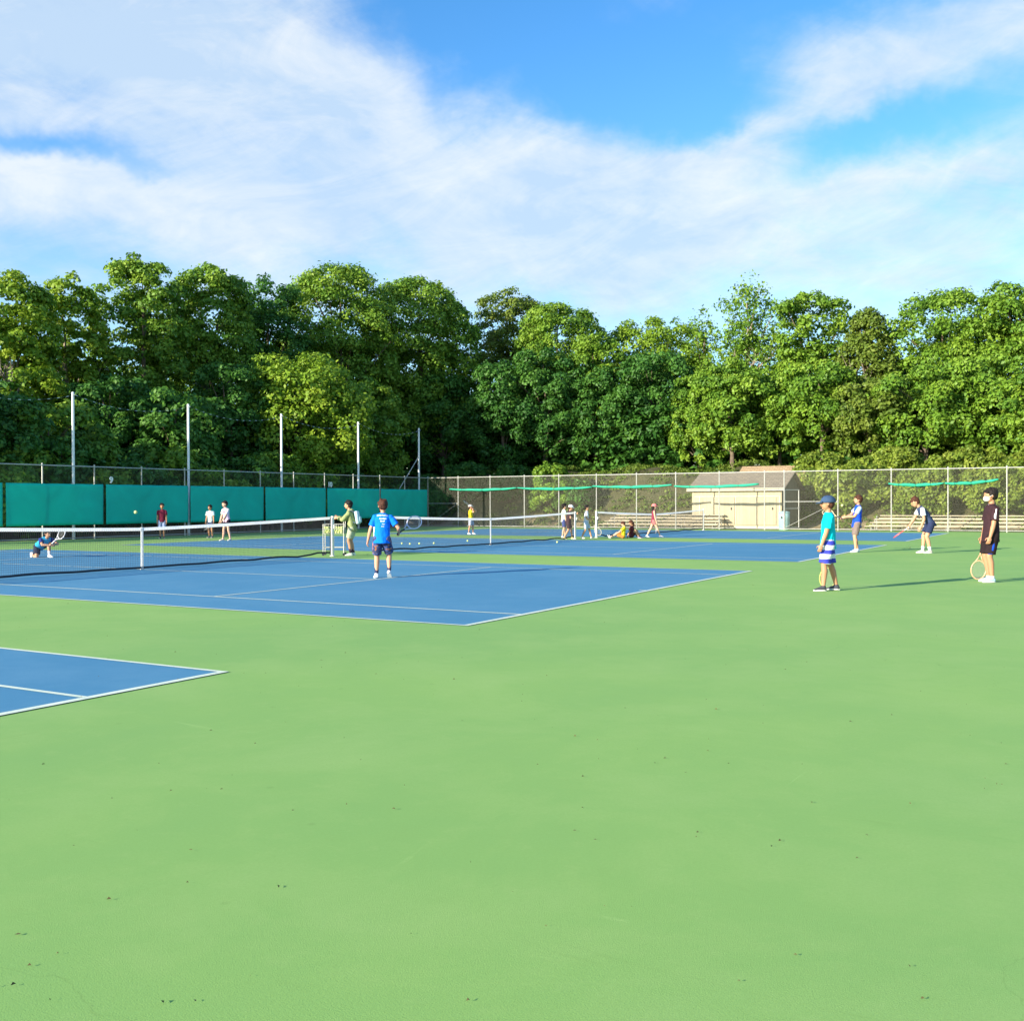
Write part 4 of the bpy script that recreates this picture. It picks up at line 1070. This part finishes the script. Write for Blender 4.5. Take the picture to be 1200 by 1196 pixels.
# the worn print on the back of the tee: rows of small broken marks
from mathutils.bvhtree import BVHTree
bv = BVHTree.FromPolygons([v.co.copy() for v in p5['shirt'].data.vertices], [list(f.vertices) for f in p5['shirt'].data.polygons])
rr = random.Random(3); bm = bmesh.new(); Hh = p5['H']
def mark(u0, u1, v0, v1, tilt=0):
    vs = []
    for u_, v_ in ((u0, v0), (u1, v0), (u1, v1+tilt), (u0, v1+tilt)):
        o = p5['C']+p5['Lv']*(-u_)+p5['S']*v_-p5['F']*.5
        h = bv.ray_cast(o, p5['F'])
        if h[0] is None: return
        vs.append(bm.verts.new(h[0]-p5['F']*.004))
    bm.faces.new(vs)
rows = [(.02, .032, -.105, .10, 9), (-.045, .030, -.055, .085, 6), (-.095, .034, -.035, .05, 4), (-.145, .02, .0, .06, 3), (-.19, .018, -.01, .05, 3)]
for v, h, a, b_, n in rows:
    st = (b_-a)/n
    for i in range(n):
        u_ = a+st*i
        for k in range(2):
            uu = u_+k*st*.42; mark(uu, uu+st*.28, v+rr.uniform(-.004, .004), v+h*rr.uniform(.6, 1))
        if rr.random() < .7: mark(u_, u_+st*.7, v+h*rr.uniform(.2, .6), v+h*rr.uniform(.62, .9))
bmesh.ops.recalc_face_normals(bm, faces=bm.faces[:])
link('back_print', bm, cloth((.75, .80, .85), 'print_ink', .1), p5['shirt'])

p6 = place_person(411, 651, 587, 'boy in olive green hooded top leaning on the net post with both arms', 206,
    dict(lh=(.235, .03, .70), rh=(.255, -.05, .715), lean=9, lf=(-.01, .035, .045), rf=(-.05, -.03, .045), lep=(0, .6, -1), rep=(0, -.6, -1), pelvis=(-.03, 0, .51), lhd=(1, 0, -.1), rhd=(1, 0, -.1)),
    dict(shirt=(.27, .31, .13), sleeve=1.85, shorts=(.42, .45, .33), hair='hair_black', shoe=(.65, .72, .60), sock=(.05, .03, .05), sockh=.35, hem=-.06, loose=1.08, hood=True, skin='skin', shortlen=.8), near=True)
bp = empty('backpack', p6['W'](p6['C']-p6['SF']*.13*p6['H']-p6['S']*.10*p6['H']), R(206), 'pale blue and white backpack on the hooded boy\'s back', 'backpack')
bp.rotation_euler = (0, R(9), R(206))
bm = bmesh.new(); box(bm, (0, 0, 0), (.10, .24, .36), bev=.04); box(bm, (-.06, 0, -.06), (.05, .18, .17), bev=.02); link('bag', bm, cloth((.45, .62, .68), 'bag_cloth'), bp, smooth=True)
for s in (-1, 1):
    bm = bmesh.new(); path(bm, [(.05, s*.08, .15), (.13, s*.095, .22), (.22, s*.10, .20), (.25, s*.105, .08), (.20, s*.11, -.06), (.06, s*.11, -.14)], .012, 6); link('strap', bm, cloth((.1, .14, .2), 'strap_cloth'), bp)

p7 = place_person(266, 633.5, 587, 'child in pink and white tee and black shorts playing on the far left court', 262,
    dict(lh=(.15, -.04, .45), rh=(.13, -.13, .45), lf=(-.03, .10, .045), rf=(.05, -.10, .045), lean=8, turn=-8, lep=(-.5, .8, 0), rep=(-.6, -.6, 0)),
    dict(shirt=(.72, .50, .60), sleevecol=(.72, .70, .70), shorts=(.02, .012, .025), hair='hair_black', long=False, skin='skin_pale', shoe=(.7, .62, .5), hem=-.03, shortlen=.5))
racket('dark racket held low by the pink shirted child', p7['Rr'], p7['D']((.5, -.6, -.3)), p7['D']((.1, .3, 1)), (.03, .05, .06))
bm = bmesh.new(); H_ = p7['H']; c_ = p7['C']+p7['SF']*.069*H_-p7['S']*.03*H_
box(bm, c_, (.012, .16, .028), Matrix((p7['SF'], p7['SL'], p7['S'])).transposed()); link('chest_stripe', bm, cloth((.25, .02, .12), 'stripe_ink'), p7['shirt'])

p8 = place_person(247, 630, 591.5, 'child in pale grey blue tee holding a racket before the windscreen', 285,
    dict(lh=(.10, .17, .46), rh=(.15, -.09, .44), lf=(0, .06, .045), rf=(0, -.05, .045), lean=5), dict(shirt=(.50, .64, .66), shorts=(.05, .06, .12), hair='hair_black', skin='skin_tan', shoe=(.1, .12, .14), shortlen=.85))
racket('blue racket held across by the child in the pale tee', p8['Rr'], p8['D']((.45, .75, -.15)), p8['D']((.2, .1, 1)), (.12, .2, .45))
p9 = place_person(190, 631, 589.5, 'child in maroon shirt standing in the shade by the windscreen', 318,
    dict(lh=(.06, .13, .42), rh=(.04, -.14, .42), lf=(0, .05, .045), rf=(0, -.05, .045)), dict(shirt=(.16, .015, .04), shorts=(.30, .36, .55), hair='hair_black', skin='skin_tan', shoe=(.05, .05, .06), shortlen=.9))
p10 = place_person(50, 653, 622, 'player crouching low behind the near net in turquoise and navy shirt', 350,
    dict(pelvis=(-.16, .02, .20), lean=62, nod=-25, lh=(.30, .06, .25), rh=(.31, .0, .23), lf=(.12, .07, .045), rf=(-.28, -.07, .07), rfp=45, lep=(0, .8, -.3), rep=(0, -.8, -.3), lkp=(1, .1, .4), rkp=(.9, -.1, -.4)),
    dict(shirt=(.03, .36, .60), sleevecol=(.02, .04, .22), shorts=(.02, .025, .05), hair='hair_black', skin='skin', shoe=(.75, .75, .78), sock=(.75, .75, .78), sockh=.3, shortlen=.7), add=.78)
racket('white racket reaching up to the right from the crouching player', p10['L'], p10['D']((.74, .15, .52)), p10['D']((.2, -.95, .2)), (.75, .75, .78), grip='grip_white')
p11 = place_person(552, 626, 592, 'child in yellow tee swinging a racket behind the head on a far court', 15,
    dict(lh=(.10, .02, .86), rh=(.08, -.05, .85), lf=(.06, .05, .045), rf=(-.07, -.06, .045), lean=-3, lep=(1, .5, -.2), rep=(1, -.4, -.2), turn=10),
    dict(shirt=(.75, .55, .02), shorts=(.42, .44, .52), hair='hair_brown', cap=(.45, .42, .4), skin='skin', shoe=(.75, .75, .75), shortlen=.85))
racket('racket raised behind the head of the child in yellow', p11['Rr'], p11['D']((-.55, .2, .45)), p11['D']((.3, 0, .9)), (.06, .09, .07))
p12 = place_person(668, 631.5, 592, 'child in white cap and dark tee leaning on the far net post', 32,
    dict(lh=(.20, .05, .74), rh=(.12, -.06, .60), lf=(.07, .05, .045), rf=(-.17, -.05, .055), rfp=20, lean=9, lep=(0, .6, -1), rep=(-.3, -.6, -1), pelvis=(-.05, 0, .50), nod=8),
    dict(shirt=(.045, .02, .025), shorts=(.05, .025, .03), cap=(.80, .78, .75), hair='hair_brown', skin='skin', shoe=(.55, .42, .2), shortlen=.8))
p12b = place_person(660.5, 630.0, 591.5, 'child in white tee and navy shorts half hidden behind the white capped one', 40,
    dict(lh=(.05, .15, .42), rh=(.06, -.14, .42), lf=(.05, .05, .045), rf=(-.05, -.05, .045)), dict(shirt=(.72, .72, .70), shorts=(.05, .07, .22), hair='hair_black', skin='skin_pale', shoe=(.6, .6, .6)))
p13 = place_person(687, 631, 592.5, 'black haired child in white tee and pale shorts walking between the two far net posts', 25,
    dict(lh=(.10, .03, .62), rh=(.13, -.08, .55), lf=(.16, .05, .045), rf=(-.13, -.05, .045), lean=2, lep=(-.6, .7, -.3), rep=(-.7, -.6, -.3), pelvis=(0, 0, .495)),
    dict(shirt=(.74, .74, .78), shorts=(.45, .55, .70), hair='hair_black', skin='skin', shoe=(.72, .68, .55), shortlen=.85, hem=-.05))
racket('racket pointing down in the hand of the walking child in white', p13['Rr'], p13['D']((.45, -.1, -.75)), p13['D']((.2, .9, 0)), (.68, .62, .5))
p14 = place_person(730, 631, 618, 'child in yellow top sitting on the court with legs stretched out', 200,
    dict(pelvis=(0, 0, .075), lean=-8, nod=30, lh=(.20, .12, .17), rh=(.20, -.10, .17), lf=(.44, .05, .045), rf=(.40, -.08, .045), lfp=-65, rfp=-65, lkp=(0, .1, 1), rkp=(0, -.1, 1), lep=(-.3, 1, 0), rep=(-.3, -1, 0), hipturn=0),
    dict(shirt=(.78, .62, .02), shorts=(.50, .20, .05), hair='hair_brown', skin='skin_pale', shoe=(.72, .74, .74), shortlen=.8), add=.72)
p15 = place_person(740, 630.5, 611.5, 'brown haired child in dark red top sitting on the court leaning on one arm', 10,
    dict(pelvis=(0, 0, .075), lean=4, nod=22, turn=-150+0, lh=(.10, .16, .10), rh=(-.10, -.15, .05), rhd=(-.2, -.3, -1), lf=(.27, .08, .045), rf=(.25, -.04, .045), lkp=(.2, .2, 1), rkp=(.2, -.2, 1)),
    dict(shirt=(.13, .02, .03), shorts=(.08, .02, .03), hair='hair_brown', long=True, skin='skin', shoe=(.2, .15, .2), shortlen=.7), add=.56)
p16 = place_person(766, 629.5, 591, 'child in pink cap with long dark hair walking right past the low bleachers', 25,
    dict(lh=(-.04, .15, .42), rh=(.08, -.14, .43), lf=(-.19, .05, .055), rf=(.19, -.05, .045), lfp=18, lean=3, pelvis=(0, 0, .49)),
    dict(shirt=(.20, .03, .06), shorts=(.35, .15, .15), cap=(.80, .20, .20), hair='hair_black', long=True, skin='skin_pale', shoe=(.6, .58, .6), sleeve=.0, hem=-.03, shortlen=.45))

# balls
tball('yellow tennis ball in flight in front of the green windscreen', hit(159, 600, 0, -5.0), .045)
tball('tennis ball in the air above the racket of the boy in the blue jersey', hit(987, 592, 1, 19.6))
tball('tennis ball on the green court in front of the bending boy', ground(1066, 641.5, .04))
for (x, y), lb in zip([(471, 636.5), (480.5, 637), (491.5, 636.7), (508.5, 636.3), (548, 633.5), (653, 635)],
    ['leftmost of the row of balls right of the boy in the blue tee', 'second of the row of balls right of the boy in the blue tee', 'third of the row of balls right of the boy in the blue tee', 'fourth, rightmost of the row of balls beyond the racket',
     'lone tennis ball below the child in yellow', 'tennis ball near the foot of the far net post']):
    tball(lb, ground(x, y, .036))

# ball cart behind the near net post
cx_, cy_ = -.30, 12.32
root = empty('ball_cart', (cx_, cy_, 0), R(32), 'wire ball cart on thin legs holding yellow balls behind the net post', 'ball cart')
bm = bmesh.new(); z0, z1 = .60, .86; a, b_ = .28, .20
for z in (z0, (z0+z1)/2, z1):
    path(bm, [(-a, -b_, z), (a, -b_, z), (a, b_, z), (-a, b_, z)], .006, 6, closed=True)
for i in range(13):
    x = -a+2*a*i/12
    for y in (-b_, b_): tube(bm, (x, y, z0), (x, y, z1), .003, n=4)
    tube(bm, (x, -b_, z0), (x, b_, z0), .003, n=4)
for i in range(1, 7):
    y = -b_+2*b_*i/7
    for x in (-a, a): tube(bm, (x, y, z0), (x, y, z1), .003, n=4)
    tube(bm, (-a, y, z0), (a, y, z0), .003, n=4)
link('basket', bm, M['galv'], root)
for sx in (-1, 1):
    for sy in (-1, 1):
        bm = bmesh.new(); tube(bm, (sx*a, sy*b_, .07), (sx*a, sy*b_, z1+(.1 if sx > 0 else .0)), .011); l = link('leg', bm, M['galv'], root)
        bm = bmesh.new(); tube(bm, (sx*a, sy*b_-.012, .035), (sx*a, sy*b_+.012, .035), .035, n=16); tube(bm, (sx*a, sy*b_, .04), (sx*a, sy*b_, .08), .008); link('caster', bm, M['dark_wire'], l)
bm = bmesh.new(); path(bm, [(-a, -b_, .22), (a, -b_, .22), (a, b_, .22), (-a, b_, .22)], .010, 6, closed=True); link('lower_frame', bm, M['galv'], root)
bm = bmesh.new(); tube(bm, (a, -b_, z1+.1), (a, b_, z1+.1), .011); link('handle', bm, M['galv'], root)
rr = random.Random(9); Mx = Matrix.Translation((cx_, cy_, 0)) @ Matrix.Rotation(R(32), 4, 'Z')
src = None
bk = 0
for lay in range(3):
    for i in range(7):
        for j in range(5):
            if lay == 2 and rr.random() < .45: continue
            q = Mx @ Vector((-a+.045+i*.075+(.03 if lay % 2 else 0)*(1 if i < 6 else 0), -b_+.045+j*.074+rr.uniform(-.004, .004), z0+.04+lay*.062))
            if src is None:
                src = tball('yellow green tennis ball among those heaped in the wire ball cart', q); src['group'] = 'balls in the ball cart'
            else:
                c = copy_tree(src); c.location = q; c.rotation_euler = (rr.uniform(0, 6), rr.uniform(0, 6), 0)

# ------------------------------------------------------------------ light, sky
SUN_EL, SUN_AZ = 17.0, 247.0         # degrees; azimuth of the sun counted from +X towards +Y
sd = Vector((math.cos(R(SUN_EL))*math.cos(R(SUN_AZ)), math.cos(R(SUN_EL))*math.sin(R(SUN_AZ)), math.sin(R(SUN_EL))))
sun = bpy.data.objects.new('sun', bpy.data.lights.new('sun', 'SUN')); COL.objects.link(sun)
sun.rotation_euler = sd.to_track_quat('Z', 'Y').to_euler(); sun.data.energy = 4.6; sun.data.angle = R(.5); sun.data.color = (1, .90, .74)
wd = bpy.data.worlds.new('World'); sc.world = wd; wd.use_nodes = True; nt = wd.node_tree
bg = nt.nodes['Background']
sky = node(nt, 'ShaderNodeTexSky'); sky.sky_type = 'NISHITA'; sky.sun_disc = False; sky.sun_elevation = R(SUN_EL); sky.sun_rotation = R(90-SUN_AZ)
sky.air_density = 1.0; sky.dust_density = .4; sky.ozone_density = 2.5; sky.altitude = 0
tc = node(nt, 'ShaderNodeTexCoord'); sep = node(nt, 'ShaderNodeSeparateXYZ'); nt.links.new(tc.outputs['Generated'], sep.inputs[0])
def mt(op, a, b=None, c=None):
    n = node(nt, 'ShaderNodeMath', operation=op)
    for i, v in enumerate((a, b, c)):
        if v is None: continue
        if isinstance(v, bpy.types.NodeSocket): nt.links.new(v, n.inputs[i])
        else: n.inputs[i].default_value = v
    return n.outputs[0]
# compass bearing and height of a direction, in units of 1/1225 radian; bearing 0 is 120 degrees
cy, sy = math.cos(R(120.0)), math.sin(R(120.0))
fwd = mt('ADD', mt('MULTIPLY', sep.outputs[0], cy), mt('MULTIPLY', sep.outputs[1], sy))
rgt = mt('SUBTRACT', mt('MULTIPLY', sep.outputs[0], sy), mt('MULTIPLY', sep.outputs[1], cy))
az = mt('MULTIPLY', mt('ARCTAN2', rgt, fwd), 1225.); el = mt('MULTIPLY', mt('ARCSINE', sep.outputs[2]), 1225.)
comb = node(nt, 'ShaderNodeCombineXYZ'); nt.links.new(az, comb.inputs[0]); nt.links.new(el, comb.inputs[1])
def skynoise(scale, detail, rough, rot, stretch, off, dist=0):
    mp = node(nt, 'ShaderNodeMapping'); mp.vector_type = 'POINT'
    vr = node(nt, 'ShaderNodeVectorRotate'); vr.rotation_type = 'Z_AXIS'; vr.inputs['Angle'].default_value = R(rot)
    nt.links.new(comb.outputs[0], vr.inputs[0])
    mp.inputs['Scale'].default_value = (scale/stretch, scale, 1); mp.inputs['Location'].default_value = (off, off*.7, off*.3)
    nt.links.new(vr.outputs[0], mp.inputs[0])
    n = node(nt, 'ShaderNodeTexNoise'); n.inputs['Scale'].default_value = 1; n.inputs['Detail'].default_value = detail; n.inputs['Roughness'].default_value = rough; n.inputs['Distortion'].default_value = dist
    nt.links.new(mp.outputs[0], n.inputs['Vector']); return n.outputs['Fac']
w1 = mt('MULTIPLY', mt('SUBTRACT', skynoise(.006, 5, .6, 0, 1, 3.1), .5), 170.)
w2_ = mt('MULTIPLY', mt('SUBTRACT', skynoise(.006, 5, .6, 0, 1, 9.7), .5), 130.)
azw = mt('ADD', az, w1); elw = mt('ADD', el, w2_)
def blob(px, py, rx, ry, ang, w):
    """gaussian patch; px, py in photo pixels; ang in degrees, rising to the right"""
    x0 = math.atan((px-600)/1225)*1225; e0 = math.atan((589.5-py)/1225)*1225
    c, s = math.cos(R(ang)), math.sin(R(ang))
    dx = mt('SUBTRACT', azw, x0); dy = mt('SUBTRACT', elw, e0)
    a = mt('DIVIDE', mt('ADD', mt('MULTIPLY', dx, c), mt('MULTIPLY', dy, s)), rx)
    b = mt('DIVIDE', mt('SUBTRACT', mt('MULTIPLY', dy, c), mt('MULTIPLY', dx, s)), ry)
    g = mt('EXPONENT', mt('MULTIPLY', mt('ADD', mt('MULTIPLY', a, a), mt('MULTIPLY', b, b)), -1.))
    return mt('MULTIPLY', g, w)
blobs = [(130, 60, 340, 120, -8, .95), (340, 130, 260, 60, -22, .55), (560, 165, 260, 55, -20, .65), (120, 255, 200, 32, 0, .75), (420, 265, 360, 75, 0, .7), (720, 240, 240, 55, 0, .5),
         (850, 190, 160, 22, 16, .75), (1090, 85, 260, 52, 12, .8), (1100, 235, 200, 22, 0, .5), (600, 330, 1500, 90, 0, .45), (1100, 300, 420, 110, 0, .4), (720, 20, 160, 30, 25, .25), (-350, 120, 350, 120, 0, .6), (1600, 150, 300, 90, 0, .6),
         (65, 205, 120, 17, 0, -.75), (620, 40, 170, 60, -14, -.6), (790, 125, 120, 42, -10, -.7), (1060, 175, 110, 20, 5, -.55), (1040, 10, 200, 20, 0, -.2), (280, 235, 50, 12, -10, -.2)]
tot = None
for bl in blobs:
    g = blob(*bl); tot = g if tot is None else mt('ADD', tot, g)
streak = mt('MULTIPLY', mt('SUBTRACT', skynoise(.016, 8, .62, 20, 3.2, 5.3, .6), .5), 1.3)
streak2 = mt('MULTIPLY', mt('SUBTRACT', skynoise(.012, 9, .66, -18, 2.4, 1.3, .8), .5), 1.0)
behind = mt('MULTIPLY', mt('GREATER_THAN', mt('ABSOLUTE', az), 1700.), .3)
den = mt('ADD', mt('ADD', tot, behind), mt('MULTIPLY', mt('ADD', streak, streak2), mt('ADD', mt('MULTIPLY', tot, .55), .50)))
mr = node(nt, 'ShaderNodeMapRange'); mr.interpolation_type = 'SMOOTHSTEP'; nt.links.new(den, mr.inputs[0]); mr.inputs[1].default_value = -.1; mr.inputs[2].default_value = 1.25
cov = mt('MULTIPLY', mr.outputs[0], .88)
hs = node(nt, 'ShaderNodeHueSaturation'); hs.inputs['Saturation'].default_value = 1.3; hs.inputs['Value'].default_value = 1.26; hs.inputs['Hue'].default_value = .503; nt.links.new(sky.outputs[0], hs.inputs['Color'])
shade = skynoise(.007, 6, .62, 8, 2.2, 7.7, .5); streak3 = skynoise(.020, 8, .65, -15, 3, 2.9, .8)
CB = 3.95
ccol = mixrgb(nt, ramp(nt, mt('ADD', mt('MULTIPLY', shade, .6), mt('MULTIPLY', streak3, .4)), .41, .60), (.65*CB, .83*CB, 1.04*CB), (.98*CB, 1.04*CB, 1.08*CB))
fin = mixrgb(nt, cov, hs.outputs[0], ccol)
nt.links.new(fin, bg.inputs['Color']); bg.inputs['Strength'].default_value = .10

sc.view_settings.view_transform = 'Standard'; sc.view_settings.look = 'None'; sc.view_settings.gamma = 1
sc.view_settings.exposure = 1.25
sc.render.engine = 'CYCLES'
sc.cycles.transparent_max_bounces = 8; sc.cycles.max_bounces = 6; sc.cycles.diffuse_bounces = 3
